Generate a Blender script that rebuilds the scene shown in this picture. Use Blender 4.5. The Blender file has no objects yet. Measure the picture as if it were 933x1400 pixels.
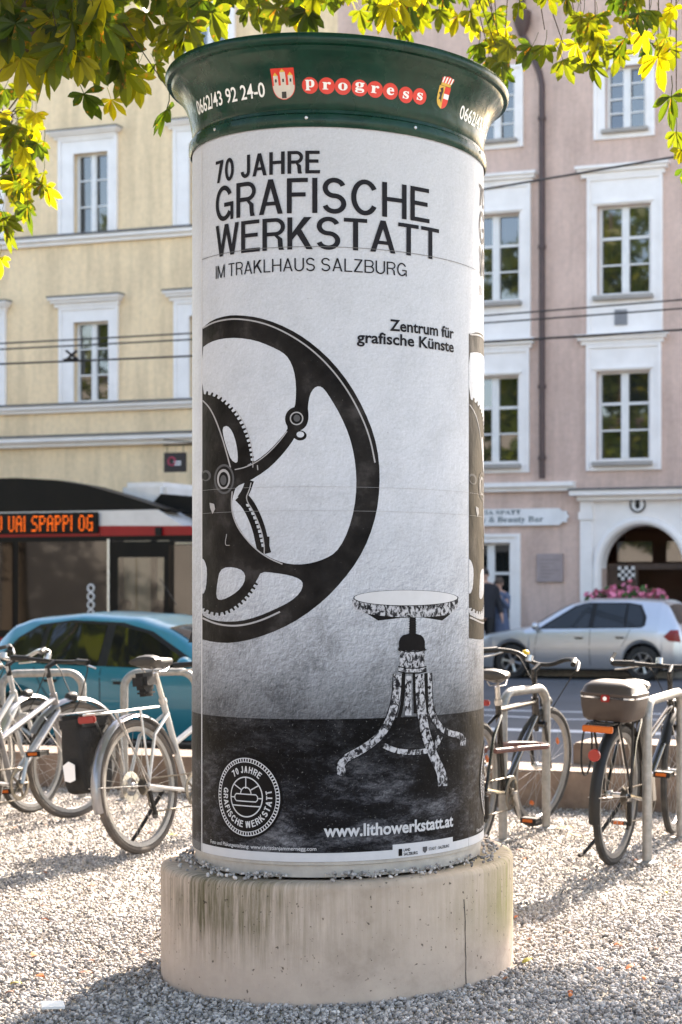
import bpy, bmesh, math, random
import numpy as np
from mathutils import Vector, Matrix, geometry
random.seed(7)
SC = bpy.context.scene
COL = SC.collection
R = math.radians
# ------------------------------------------------------------------ camera, light, exposure
F, CX, CY, CH = 2200.0, 860.0, 805.0, 1.36          # focal length and principal point in photo pixels, eye height
cam = bpy.data.cameras.new('camera')
cam.sensor_fit = 'VERTICAL'; cam.sensor_height = 36.0; cam.lens = F/1400*36
cam.shift_x = -(CX-466.5)/1400; cam.shift_y = (CY-700)/1400
cam.clip_start = .1; cam.clip_end = 900
cam.dof.use_dof = True; cam.dof.focus_distance = 5.4; cam.dof.aperture_fstop = 4.5
camo = bpy.data.objects.new('camera', cam); COL.objects.link(camo)
camo.location = (0, 0, CH); camo.rotation_euler = (R(90), 0, 0)
SC.camera = camo
SUN_AZ, SUN_EL = 19.0, 36.0                          # clockwise from +Y, height
wd = bpy.data.worlds.new('World'); SC.world = wd; wd.use_nodes = True
nt = wd.node_tree; nt.nodes.clear()
sky = nt.nodes.new('ShaderNodeTexSky'); sky.sky_type = 'NISHITA'; sky.sun_disc = False
sky.sun_elevation = R(SUN_EL); sky.sun_rotation = R(SUN_AZ); sky.dust_density = 2.0; sky.air_density = 1.0; sky.ozone_density = 1.0
bg = nt.nodes.new('ShaderNodeBackground'); bg.inputs[1].default_value = .14
wo = nt.nodes.new('ShaderNodeOutputWorld')
nt.links.new(sky.outputs[0], bg.inputs[0]); nt.links.new(bg.outputs[0], wo.inputs[0])
sl = bpy.data.lights.new('sun', 'SUN'); sl.energy = 4.6; sl.angle = R(.55); sl.color = (1, .965, .91)
so = bpy.data.objects.new('sun', sl); COL.objects.link(so); so.location = (10, 30, 25)
sd = Vector((math.sin(R(SUN_AZ))*math.cos(R(SUN_EL)), math.cos(R(SUN_AZ))*math.cos(R(SUN_EL)), math.sin(R(SUN_EL))))
so.rotation_euler = sd.to_track_quat('Z', 'Y').to_euler()
vs = SC.view_settings
SC.display_settings.display_device = 'sRGB'
vs.view_transform = 'Standard'; vs.look = 'None'; vs.gamma = 1; vs.use_curve_mapping = False
vs.exposure = 2.4
vs.use_white_balance = True; vs.white_balance_temperature = 7450; vs.white_balance_tint = 14
SC.cycles.max_bounces = 8

# ------------------------------------------------------------------ helpers
def at(px, py, Y): return Vector(((px-CX)/F*Y, Y, CH-(py-CY)/F*Y))
def gnd(px, py, z=0.0):
    Y = (CH-z)*F/(py-CY); return Vector(((px-CX)/F*Y, Y, z))
class Plane:                                          # an upright plane (facade, side of a vehicle); its own metres along and up
    def __init__(s, px, Y, ang):
        s.p = Vector(((px-CX)/F*Y, Y, 0)); s.ang = ang
        s.d = Vector((math.cos(ang), math.sin(ang), 0)); s.n = Vector((math.sin(ang), -math.cos(ang), 0))
    def uv(s, px, py):
        r = Vector(((px-CX)/F, 1, -(py-CY)/F)); k = (s.p.dot(s.n))/(r.dot(s.n))
        q = r*k; return ((q-s.p).dot(s.d), CH+q.z)
def tag(o, label=None, cat=None, group=None, kind=None):
    if label: o['label'] = label
    if cat: o['category'] = cat
    if group: o['group'] = group
    if kind: o['kind'] = kind
    return o
def empty(name, loc=(0, 0, 0), rz=0, parent=None):
    o = bpy.data.objects.new(name, None); COL.objects.link(o); o.empty_display_size = .2
    o.location = loc; o.rotation_euler = (0, 0, rz)
    if parent: o.parent = parent
    return o
def link(name, me, parent=None, loc=None, rot=None):
    o = bpy.data.objects.new(name, me); COL.objects.link(o)
    if parent: o.parent = parent
    if loc is not None: o.location = loc
    if rot is not None: o.rotation_euler = rot
    return o
def copy_tree(o, parent=None):
    c = o.copy(); COL.objects.link(c); c.parent = parent
    for ch in list(o.children): copy_tree(ch, c)
    return c
class MB:
    def __init__(s): s.v = []; s.f = []
    def add(s, vs_, fs):
        b = len(s.v); s.v += [tuple(p) for p in vs_]; s.f += [tuple(i+b for i in f) for f in fs]; return s
    def box(s, a, b, bev=0):
        x0, y0, z0 = a; x1, y1, z1 = b
        if bev <= 0:
            return s.add([(x0,y0,z0),(x1,y0,z0),(x1,y1,z0),(x0,y1,z0),(x0,y0,z1),(x1,y0,z1),(x1,y1,z1),(x0,y1,z1)],
                         [(0,3,2,1),(4,5,6,7),(0,1,5,4),(1,2,6,5),(2,3,7,6),(3,0,4,7)])
        bm = bmesh.new(); bmesh.ops.create_cube(bm, size=1)
        for v in bm.verts: v.co = Vector(((x0+x1)/2+v.co.x*(x1-x0), (y0+y1)/2+v.co.y*(y1-y0), (z0+z1)/2+v.co.z*(z1-z0)))
        bmesh.ops.bevel(bm, geom=bm.edges[:], offset=bev, segments=2, affect='EDGES')
        return s.bm(bm)
    def bm(s, bm, free=True):
        bm.verts.index_update()
        s.add([v.co.copy() for v in bm.verts], [[v.index for v in f.verts] for f in bm.faces])
        if free: bm.free()
        return s
    def prism(s, poly, lo, hi, axis='y'):             # polygon in two axes, extruded along the third
        n = len(poly)
        mk = {'y': lambda p, t: (p[0], t, p[1]), 'x': lambda p, t: (t, p[0], p[1]), 'z': lambda p, t: (p[0], p[1], t)}[axis]
        vv = [mk(p, lo) for p in poly]+[mk(p, hi) for p in poly]
        tri = geometry.tessellate_polygon([[Vector((p[0], p[1], 0)) for p in poly]])
        fs = [tuple(t) for t in tri]+[tuple(n+i for i in reversed(t)) for t in tri]
        fs += [(i, (i+1) % n, n+(i+1) % n, n+i) for i in range(n)]
        return s.add(vv, fs)
    def tube(s, path, r, seg=8, closed=False, cap=True):
        P = [Vector(p) for p in path]; n = len(P)
        rr = r if isinstance(r, (list, tuple)) else [r]*n
        T = []
        for i in range(n):
            a = P[(i-1) % n] if (closed or i > 0) else P[0]; b = P[(i+1) % n] if (closed or i < n-1) else P[-1]
            t = (b-a); T.append(t.normalized() if t.length > 1e-9 else Vector((0, 0, 1)))
        u = T[0].orthogonal().normalized(); b0 = len(s.v)
        for i in range(n):
            u = (u-T[i]*u.dot(T[i]));
            u = u.normalized() if u.length > 1e-6 else T[i].orthogonal().normalized()
            w = T[i].cross(u)
            for k in range(seg):
                a = 2*math.pi*k/seg; s.v.append(tuple(P[i]+(u*math.cos(a)+w*math.sin(a))*rr[i]))
        m = n if closed else n-1
        for i in range(m):
            for k in range(seg):
                j = (i+1) % n; k2 = (k+1) % seg
                s.f.append((b0+i*seg+k, b0+i*seg+k2, b0+j*seg+k2, b0+j*seg+k))
        if cap and not closed:
            s.f.append(tuple(b0+k for k in reversed(range(seg)))); s.f.append(tuple(b0+(n-1)*seg+k for k in range(seg)))
        return s
    def ring(s, c, Rr, r, n=40, seg=8, axis='y', a0=0, a1=None, sq=1.0):
        c = Vector(c); full = a1 is None; N = n
        pts = []
        for i in range(N if full else N+1):
            a = 2*math.pi*i/N if full else a0+(a1-a0)*i/N
            q = (Rr*math.cos(a), Rr*math.sin(a)*sq)
            pts.append(c+Vector({'y': (q[0], 0, q[1]), 'z': (q[0], q[1], 0), 'x': (0, q[0], q[1])}[axis]))
        return s.tube(pts, r, seg, closed=full)
    def lathe(s, prof, n=48, c=(0, 0, 0), axis='z', a0=0, a1=2*math.pi):
        full = abs(a1-a0-2*math.pi) < 1e-6; m = n if full else n+1; b0 = len(s.v)
        for (r, z) in prof:
            for k in range(m):
                a = a0+(a1-a0)*k/n; x, y = r*math.cos(a), r*math.sin(a)
                q = {'z': (x, y, z), 'y': (x, z, y), 'x': (z, x, y)}[axis]
                s.v.append((q[0]+c[0], q[1]+c[1], q[2]+c[2]))
        for i in range(len(prof)-1):
            for k in range(n):
                k2 = (k+1) % m
                s.f.append((b0+i*m+k, b0+i*m+k2, b0+(i+1)*m+k2, b0+(i+1)*m+k))
        return s
    def ell(s, c, rx, ry, rz, nu=12, nv=8):
        prof = [(math.sin(math.pi*i/nv), -math.cos(math.pi*i/nv)) for i in range(nv+1)]
        t = MB().lathe(prof, nu); return s.add([(c[0]+x*rx, c[1]+y*ry, c[2]+z*rz) for x, y, z in t.v], t.f)
    def xf(s, M): s.v = [tuple(M @ Vector(p)) for p in s.v]; return s
    def mesh(s, name, m=None, smooth=False):
        me = bpy.data.meshes.new(name); me.from_pydata(s.v, [], s.f); me.validate()
        if m: me.materials.append(m)
        if smooth:
            me.polygons.foreach_set('use_smooth', [True]*len(me.polygons))
            try: me.set_sharp_from_angle(angle=R(38))
            except Exception: pass
        me.update(); return me
    def build(s, name, m=None, parent=None, smooth=False, loc=None, rot=None):
        return link(name, s.mesh(name, m, smooth), parent, loc, rot)

# ------------------------------------------------------------------ materials
def node(t, kind, **kw):
    n = t.nodes.new(kind)
    for k, v in kw.items():
        if k.startswith('i_'): n.inputs[k[2:].replace('_', ' ')].default_value = v
        else: setattr(n, k, v)
    return n
def newmat(name):
    m = bpy.data.materials.new(name); m.use_nodes = True; t = m.node_tree
    return m, t, t.nodes['Principled BSDF'], t.links.new
def rgba(c): return (c[0], c[1], c[2], 1)
def noise(t, L, coord, scale, detail=6, rough=.6, dist=0.0):
    n = node(t, 'ShaderNodeTexNoise'); n.inputs['Scale'].default_value = scale; n.inputs['Detail'].default_value = detail
    n.inputs['Roughness'].default_value = rough; n.inputs['Distortion'].default_value = dist
    L(coord, n.inputs['Vector']); return n.outputs['Fac']
def ramp(t, L, fac, stops, interp='LINEAR'):
    r = node(t, 'ShaderNodeValToRGB'); e = r.color_ramp.elements; r.color_ramp.interpolation = interp
    while len(e) < len(stops): e.new(.5)
    for i, (p, c) in enumerate(stops):
        e[i].position = p; e[i].color = rgba(c) if hasattr(c, '__len__') else (c, c, c, 1)
    L(fac, r.inputs[0]); return r.outputs[0]
def mixc(t, L, fac, a, b, mode='MIX'):
    m = node(t, 'ShaderNodeMix', data_type='RGBA', blend_type=mode)
    for v, i in ((fac, 0), (a, 6), (b, 7)):
        if isinstance(v, (int, float)): m.inputs[i].default_value = v if i == 0 else (v, v, v, 1)
        elif isinstance(v, tuple): m.inputs[i].default_value = rgba(v)
        else: L(v, m.inputs[i])
    return m.outputs[2]
def math_(t, L, op, a, b=None, clamp=False):
    m = node(t, 'ShaderNodeMath', operation=op, use_clamp=clamp)
    for v, i in ((a, 0), (b, 1)):
        if v is None: continue
        if isinstance(v, (int, float)): m.inputs[i].default_value = v
        else: L(v, m.inputs[i])
    return m.outputs[0]
def bump(t, L, b, h, strength=.3, dist=.01):
    n = node(t, 'ShaderNodeBump'); n.inputs['Strength'].default_value = strength; n.inputs['Distance'].default_value = dist
    L(h, n.inputs['Height']); L(n.outputs[0], b.inputs['Normal'])
def mat(name, c, c2=None, scale=6, rough=.6, metal=0, bmp=0, bscale=60, bdist=.004, lo=.35, hi=.7, coat=0, ior=1.45, rvar=.1, island=0, objrand=0, streak=0):
    m, t, b, L = newmat(name)
    co = node(t, 'ShaderNodeTexCoord').outputs['Object']
    b.inputs['Metallic'].default_value = metal; b.inputs['Roughness'].default_value = rough; b.inputs['IOR'].default_value = ior
    b.inputs['Coat Weight'].default_value = coat; b.inputs['Coat Roughness'].default_value = .05
    n1 = noise(t, L, co, scale)
    c2 = c2 or tuple(x*.82 for x in c)
    cc = ramp(t, L, n1, [(lo, c), (hi, c2)])
    if island:
        g = node(t, 'ShaderNodeNewGeometry').outputs['Random Per Island']
        cc = mixc(t, L, 1.0, cc, ramp(t, L, g, [(0, 1-island), (1, 1+island)]), 'MULTIPLY')
    if objrand:
        g = node(t, 'ShaderNodeObjectInfo').outputs['Random']
        cc = mixc(t, L, 1.0, cc, ramp(t, L, g, [(0, 1-objrand), (1, 1+objrand)]), 'MULTIPLY')
    if streak:
        mp = node(t, 'ShaderNodeMapping'); mp.inputs['Scale'].default_value = (1, 1, .12); L(co, mp.inputs[0])
        st = ramp(t, L, noise(t, L, mp.outputs[0], 2.6, 7, .65), [(.40, 1-streak), (.56, 1.0)]); ft = ramp(t, L, noise(t, L, co, 9, 6, .7), [(.35, 1-streak*.6), (.6, 1.03)])
        cc = mixc(t, L, 1.0, mixc(t, L, 1.0, cc, st, 'MULTIPLY'), ft, 'MULTIPLY')
    L(cc, b.inputs['Base Color'])
    if rvar:
        n2 = noise(t, L, co, scale*2.3)
        rr = node(t, 'ShaderNodeMapRange'); L(n2, rr.inputs[0]); rr.inputs[3].default_value = max(.02, rough-rvar); rr.inputs[4].default_value = min(1, rough+rvar)
        L(rr.outputs[0], b.inputs['Roughness'])
    if bmp: bump(t, L, b, noise(t, L, co, bscale, 8, .65), bmp, bdist)
    return m
def emit(name, c, s):
    m, t, b, L = newmat(name); b.inputs['Base Color'].default_value = rgba(tuple(x*.3 for x in c))
    b.inputs['Emission Color'].default_value = rgba(c); b.inputs['Emission Strength'].default_value = s; return m
M = {}
M['white'] = mat('white_paint', (.78, .77, .76), (.68, .67, .66), 3, .55, bmp=.1)
M['white_trim'] = mat('trim_plaster', (.84, .80, .765), (.75, .71, .675), 2.2, .8, bmp=.25, bscale=25)
M['black'] = mat('black_plastic', (.008, .008, .0085), (.014, .0135, .013), 8, .5, ior=1.35)
M['blackgloss'] = mat('black_lacquer', (.006, .006, .0065), (.010, .0095, .009), 5, .22, coat=.3, rvar=.05)
M['rubber'] = mat('tyre_rubber', (.018, .017, .016), (.05, .045, .04), 14, .85, bmp=.5, bscale=160, bdist=.002)
M['rubber_dust'] = mat('dusty_tyre_rubber', (.055, .047, .041), (.12, .10, .085), 10, .9, bmp=.5, bscale=160, bdist=.002)
M['steel'] = mat('brushed_steel', (.55, .55, .55), (.42, .41, .40), 20, .32, 1)
M['galv'] = mat('galvanised_steel', (.30, .29, .275), (.20, .195, .185), 30, .5, .6, bmp=.08)
M['alu'] = mat('aluminium', (.5, .5, .5), (.4, .4, .4), 12, .32, 1)
M['spoke'] = mat('dull_spoke_wire', (.30, .30, .30), None, 12, .4, .8)
M['rim'] = mat('dull_rim', (.20, .195, .19), (.28, .26, .24), 12, .45, .6)
M['silverframe'] = mat('silver_frame_paint', (.26, .26, .27), (.17, .17, .18), 5, .3, .6, coat=.5, rvar=.05)
M['whiteframe'] = mat('white_frame_paint', (.44, .435, .425), (.33, .325, .315), 5, .32, coat=.3, rvar=.05)
M['chain'] = mat('oily_chain', (.10, .09, .08), (.2, .17, .13), 60, .5, .8)
M['red'] = mat('red_reflector', (.26, .006, .005), (.2, .005, .004), 10, .35, coat=.1)
M['orange'] = mat('orange_reflector', (.48, .095, .004), (.4, .08, .004), 10, .4, coat=.1)
M['yellow'] = mat('yellow_plastic', (.8, .5, .03), None, 10, .4)
M['brownplastic'] = mat('brown_grey_plastic', (.030, .020, .017), (.045, .031, .026), 6, .5, bmp=.25, bscale=300, bdist=.0015)
M['canvas'] = mat('black_canvas', (.010, .0095, .0095), (.02, .019, .018), 6, .85, bmp=.5, bscale=40, bdist=.01)
M['leather'] = mat('dark_saddle_cover', (.014, .013, .012), (.03, .027, .024), 12, .45, bmp=.2, bscale=90)
M['brownleather'] = mat('brown_lock_sleeve', (.09, .032, .028), (.12, .05, .04), 20, .6)
M['glassdark'] = mat('car_glass', (.008, .009, .009), (.014, .015, .014), 3, .04, ior=1.55, rvar=.01)
def seeglass(name, tint, ior=1.6):
    m, t, b, L = newmat(name); out = t.nodes['Material Output']
    tr = node(t, 'ShaderNodeBsdfTransparent'); tr.inputs[0].default_value = rgba(tint); gl = node(t, 'ShaderNodeBsdfGlossy'); gl.inputs['Roughness'].default_value = .02; gl.inputs[0].default_value = (1, 1, 1, 1)
    fr = node(t, 'ShaderNodeFresnel'); fr.inputs[0].default_value = ior; mx = node(t, 'ShaderNodeMixShader'); L(fr.outputs[0], mx.inputs[0]); L(tr.outputs[0], mx.inputs[1]); L(gl.outputs[0], mx.inputs[2]); L(mx.outputs[0], out.inputs[0]); return m
M['seeglass'] = seeglass('tinted_bus_glass', (.42, .43, .42), 1.7)
M['chrome'] = mat('chrome', (.75, .75, .76), (.7, .7, .7), 5, .1, 1, rvar=.03)
# ------------------------------------------------------------------ the advertising column: frame, print tools
RC = .523; YC = 5.89; XC = (465.5-CX)/F*YC
PHI = math.atan2(-XC, YC)
column = empty('advertising_column', (XC, YC, .395), PHI)
tag(column, 'tall round advertising column with green cap and black and white poster', 'advertising column')
Z0 = .395
CAP = [(.5405, 2.900), (.5465, 2.908), (.5475, 2.925), (.5455, 2.941), (.539, 2.946), (.531, 2.950), (.530, 2.960), (.535, 2.966), (.5375, 2.99), (.543, 3.025),
       (.552, 3.06), (.567, 3.095), (.588, 3.122), (.601, 3.134), (.606, 3.140), (.610, 3.150), (.624, 3.153), (.630, 3.162), (.6305, 3.176), (.626, 3.186), (.610, 3.192), (.5, 3.222), (.3, 3.252), (.02, 3.268)]
CAP = [(r*.977, z) for r, z in CAP]
def capr(z):
    for (r0, z0), (r1, z1) in zip(CAP, CAP[1:]):
        if z0 <= z <= z1: return r0+(r1-r0)*(z-z0)/(z1-z0)
    return CAP[0][0]
def cast(px, py, r):                                  # where a sight line meets the drum: (arc metres, height)
    dx, dy, dz = (px-CX)/F, 1.0, -(py-CY)/F
    a = dx*dx+dy*dy; b = -2*(dx*XC+dy*YC); c = XC*XC+YC*YC-r*r
    D = max(b*b-4*a*c, 0); k = (-b-math.sqrt(D))/(2*a)
    x, y, z = dx*k-XC, dy*k-YC, CH+dz*k
    lx = x*math.cos(PHI)+y*math.sin(PHI); ly = -x*math.sin(PHI)+y*math.cos(PHI)
    return (RC*math.atan2(lx, -ly), z)
def drum(px, py): return cast(px, py, RC)
def flare(px, py):
    z = 3.05
    for _ in range(8): u, z = cast(px, py, capr(min(max(z, 2.965), 3.13)))
    return (u, z)
def wrap(name, polys, layer, m, parent, prof=None, step=.0125, jitter=6e-5):
    """flat print pieces (arc metres, height) laid on the round drum"""
    bm = bmesh.new()
    for k, poly in enumerate(polys):
        lay = layer*.0003+(k % 4)*jitter*.4
        vs_ = [bm.verts.new((p[0], p[1], lay)) for p in poly]
        if len(poly) <= 4 : 
            try: bm.faces.new(vs_)
            except Exception: pass
        else:
            for tr in geometry.tessellate_polygon([[Vector((p[0], p[1], 0)) for p in poly]]):
                try: bm.faces.new([vs_[i] for i in tr])
                except Exception: pass
    return wrap_bm(name, bm, m, parent, prof, step)
def wrap_bm(name, bm, m, parent, prof=None, step=.0125):
    us = [v.co.x for v in bm.verts]
    if not us: return None
    a, b = min(us), max(us); k = math.ceil(a/step)
    while k*step < b:
        bmesh.ops.bisect_plane(bm, geom=bm.verts[:]+bm.edges[:]+bm.faces[:], dist=1e-6, plane_co=(k*step, 0, 0), plane_no=(1, 0, 0)); k += 1
    uvl = bm.loops.layers.uv.new('UVMap')
    for f in bm.faces:
        for l in f.loops: l[uvl].uv = (l.vert.co.x, l.vert.co.y)
    for v in bm.verts:
        u, z, lay = v.co; an = u/RC; r = (prof(z) if prof else RC)+lay
        v.co = (r*math.sin(an), -r*math.cos(an), z-Z0)
    bmesh.ops.recalc_face_normals(bm, faces=bm.faces[:])
    for f in bm.faces:
        c = f.calc_center_median()
        if f.normal.x*c.x+f.normal.y*c.y < 0: f.normal_flip()
    me = bpy.data.meshes.new(name); bm.to_mesh(me); bm.free(); me.materials.append(m)
    me.polygons.foreach_set('use_smooth', [True]*len(me.polygons))
    return link(name, me, parent)
# --- lettering: grotesque capitals from strokes, small type from the built-in font
def rib(pts, w):
    out = []; n = len(pts); L_, R_ = [], []
    for i in range(n):
        a = pts[max(i-1, 0)]; b = pts[min(i+1, n-1)]; dx, dy = b[0]-a[0], b[1]-a[1]; l = math.hypot(dx, dy) or 1
        nx, ny = -dy/l*w/2, dx/l*w/2; L_.append((pts[i][0]+nx, pts[i][1]+ny)); R_.append((pts[i][0]-nx, pts[i][1]-ny))
    return [[L_[i], L_[i+1], R_[i+1], R_[i]] for i in range(n-1)]
def arc(cx, cy, rx, ry, a0, a1, n=22):
    return [(cx+rx*math.cos(R(a0+(a1-a0)*i/n)), cy+ry*math.sin(R(a0+(a1-a0)*i/n))) for i in range(n+1)]
def rect(x0, y0, x1, y1): return [(x0, y0), (x1, y0), (x1, y1), (x0, y1)]
def dia(x0, y0, x1, y1, w): return [(x0-w/2, y0), (x0+w/2, y0), (x1+w/2, y1), (x1-w/2, y1)]
def glyph(c, w):
    t = w/2; hb = w*.88
    if c == 'I': return [rect(0, 0, w, 1)], w
    if c == 'L': return [rect(0, 0, w, 1), rect(w, 0, .54, hb)], .54
    if c in 'EF':
        p = [rect(0, 0, w, 1), rect(w, 1-hb, .60 if c == 'E' else .57, 1), rect(w, .47, .55 if c == 'E' else .51, .47+hb)]
        if c == 'E': p.append(rect(w, 0, .615, hb))
        return p, .615 if c == 'E' else .57
    if c == 'H': return [rect(0, 0, w, 1), rect(.70-w, 0, .70, 1), rect(w, .46, .70-w, .46+hb)], .70
    if c == 'T': return [rect(.31-t, 0, .31+t, 1-hb), rect(0, 1-hb, .62, 1)], .62
    if c in 'CG':
        rx, ry = .365-t, .515-t
        if c == 'C': return rib(arc(.365, .5, rx, ry, 32, 328, 30), w), .715
        return rib(arc(.365, .5, rx, ry, 32, 325, 30), w)+[rect(.38, .39, .74-w*.8, .39+hb), rect(.74-w*.8, 0, .74, .39+hb)], .74
    if c == 'S':
        ry = .5*(.515-t); rx = .315-t
        return rib(arc(.325, 1.015-t-ry, rx*.96, ry, 18, 262, 18)+arc(.325, -.015+t+ry, rx, ry, 82, -165, 18), w), .65
    if c == '0': return rib(arc(.275, .5, .275-t, .515-t, 0, 360, 34), w), .55
    if c == '7': return [rect(0, 1-hb, .53, 1), [(.53, 1-hb), (.53-w*.2, 1-hb*1.6), (.27, .0), (.27-w*1.05, .0), (.53-w*1.35, 1-hb)]], .53
    if c == 'J': return [rect(.5-w, .28, .5, 1)]+rib(arc(.25, .28, .25-t, .295-t, 0, -178, 16), w), .5
    if c == 'U': return [rect(0, .33, w, 1), rect(.68-w, .33, .68, 1)]+rib(arc(.34, .33, .34-t, .345-t, 0, -180, 20), w), .68
    if c in 'RB':
        m_ = .46; ry = (1-m_-hb*0)/2-t*.5
        yb = m_+t*.6; yt = 1-hb/2; ry = (yt-yb)/2
        p = [rect(0, 0, w, 1)]+rib([(w, yt)]+arc(.38, (yt+yb)/2, .22, ry, 90, -90, 14)+[(w, yb)], hb)
        if c == 'R': p.append([(.36, yb+hb*.4), (.36+w*.55, yb-hb*.2), (.585, .35), (.60, .1), (.635, 0), (.635-w*1.1, 0), (.60-w, .12), (.585-w, .33), (.36, yb-hb*.5)]); return p, .645
        y0 = hb/2; ry2 = (yb-y0)/2
        p += rib([(w, yb-.001)]+arc(.40, (yb+y0)/2, .235, ry2, 90, -90, 14)+[(w, y0)], hb); return p, .66
    if c == 'A': return [dia(w*.52, 0, .35, 1, w*1.04), dia(.70-w*.52, 0, .35, 1, w*1.04), rect(.17, .25, .53, .25+hb*.9)], .70
    if c == 'K': return [rect(0, 0, w, 1), [(w, .30), (w, .52), (.45, 1), (.66, 1)], [(.24, .52), (.36, .66), (.69, 0), (.69-w*1.25, 0)]], .69
    if c == 'W':
        d = w*1.0; return [dia(d/2, 1, .25, 0, d), dia(.47, 1, .25, 0, d), dia(.47, 1, .70, 0, d), dia(.95-d/2, 1, .70, 0, d)], .95
    if c == 'M':
        d = w*1.0; return [rect(0, 0, w, 1), rect(.82-w, 0, .82, 1), dia(w*.6, 1, .41, 0, d), dia(.82-w*.6, 1, .41, 0, d)], .82
    if c == 'Z': return [rect(0, 0, .6, hb), rect(.02, 1-hb, .58, 1), [(0, hb), (w*1.3, hb), (.58, 1-hb), (.58-w*1.3, 1-hb)]], .6
    return [], .28
def caps(text, w, gap):
    x = 0; polys = []
    for c in text:
        if c == ' ': x += .28; continue
        g, ad = glyph(c, w)
        kern = -.07 if c in 'AT' else 0
        polys += [[(px+x, py) for px, py in p] for p in g]; x += ad+gap
    return polys, x-gap
def fit(polys, width, p0, p1, h):
    """scale unit lettering between two anchor points on the drum, cap height h"""
    s = (p1[0]-p0[0])/width; z = (p0[1]+p1[1])/2
    return [[(p0[0]+x*s, z+y*h) for x, y in p] for p in polys]
def font_bm(text, off=0.0, serif=False, res=3):
    if serif: text = ''.join(chr(0x1d400+ord(c)-65) if 'A' <= c <= 'Z' else chr(0x1d41a+ord(c)-97) if 'a' <= c <= 'z' else c for c in text)
    c = bpy.data.curves.new('lettering', 'FONT'); c.body = text; c.offset = off; c.resolution_u = res
    o = bpy.data.objects.new('lettering', c); COL.objects.link(o)
    me = bpy.data.meshes.new_from_object(o.evaluated_get(bpy.context.evaluated_depsgraph_get()))
    bm = bmesh.new(); bm.from_mesh(me)
    bpy.data.objects.remove(o); bpy.data.curves.remove(c); bpy.data.meshes.remove(me)
    xs = [v.co.x for v in bm.verts]; x0, x1 = min(xs), max(xs)
    for v in bm.verts: v.co.x -= x0; v.co.z = 0
    return bm, x1-x0
def type_on(name, text, p0, p1, h, layer, m, parent, off=0.0, serif=False, prof=None):
    bm, w = font_bm(text, off, serif); s = (p1[0]-p0[0])/w; z = (p0[1]+p1[1])/2; hh = h/.70
    for v in bm.verts: v.co = Vector((p0[0]+v.co.x*s, z+v.co.y*hh, layer*.0003))
    return wrap_bm(name, bm, m, parent, prof, .0125)

# --- print materials (all in the drum's unrolled metres)
def printmat(name, fn, rough=.5, wrinkle=.42):
    m, t, b, L = newmat(name); uv = node(t, 'ShaderNodeUVMap').outputs[0]
    b.inputs['Roughness'].default_value = max(rough, .5); b.inputs['IOR'].default_value = 1.16
    L(fn(t, L, uv), b.inputs['Base Color'])
    mp = node(t, 'ShaderNodeMapping'); mp.inputs['Scale'].default_value = (1, .55, 1); L(uv, mp.inputs[0])
    h = math_(t, L, 'ADD', noise(t, L, mp.outputs[0], 7, 4, .5), math_(t, L, 'MULTIPLY', noise(t, L, uv, 60, 5, .7), .10))
    bump(t, L, b, h, wrinkle, .02); return m
def emboss(t, L, uv, scale, gain):
    """relief of trowelled plaster as a photograph shows it: a noise minus its shifted self"""
    mp = node(t, 'ShaderNodeMapping'); mp.inputs['Location'].default_value = (.0030, -.0030, 0); L(uv, mp.inputs[0])
    d = math_(t, L, 'SUBTRACT', noise(t, L, uv, scale, 9, .72, .4), noise(t, L, mp.outputs[0], scale, 9, .72, .4))
    return math_(t, L, 'ADD', math_(t, L, 'MULTIPLY', math_(t, L, 'MULTIPLY', d, 1.7), gain), 1.0)
def paper(t, L, uv):
    sep = node(t, 'ShaderNodeSeparateXYZ'); L(uv, sep.inputs[0]); v = math_(t, L, 'DIVIDE', sep.outputs[1], 3.0)
    wall = ramp(t, L, v, [(.300, .085), (.330, .15), (.375, .28), (.44, .42), (.60, .51), (1, .52)])
    mot = math_(t, L, 'ADD', math_(t, L, 'MULTIPLY', noise(t, L, uv, 7, 6, .7, .4), .55), math_(t, L, 'MULTIPLY', noise(t, L, uv, 70, 9, .8, .5), .45))
    amt = ramp(t, L, v, [(.30, .7), (.38, .5), (.47, .18), (.9, .06)])
    wall = mixc(t, L, amt, wall, mixc(t, L, 1.0, wall, ramp(t, L, mot, [(.40, .25), (.50, 1.0), (.62, 1.45)]), 'MULTIPLY'))
    mp = node(t, 'ShaderNodeMapping'); mp.inputs['Scale'].default_value = (1, 1.7, 1); mp.inputs['Rotation'].default_value = (0, 0, .6); L(uv, mp.inputs[0])
    sp = ramp(t, L, noise(t, L, mp.outputs[0], 75, 9, .78, .6), [(.31, 0.0), (.39, 1.0)])
    sp2 = ramp(t, L, noise(t, L, mp.outputs[0], 28, 10, .8, .8), [(.30, 0.1), (.355, 1.0)])
    k = mixc(t, L, 1.0, sp, sp2, 'MULTIPLY')
    c = mixc(t, L, mixc(t, L, 1.0, ramp(t, L, v, [(.3, 1.0), (.5, .7), (1, .42)]), math_(t, L, 'SUBTRACT', 1.0, k), 'MULTIPLY'), wall, (.10, .10, .11))
    grain = ramp(t, L, noise(t, L, uv, 130, 6, .75), [(.36, .92), (.5, 1.0), (.64, 1.05)])
    c = mixc(t, L, 1.0, c, grain, 'MULTIPLY')
    c = mixc(t, L, 1.0, c, emboss(t, L, uv, 46, ramp(t, L, v, [(.30, 1.9), (.42, 1.3), (.52, .4), (1, .18)])), 'MULTIPLY')
    return mixc(t, L, 1.0, c, (.885, .93, 1.015), 'MULTIPLY')
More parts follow.
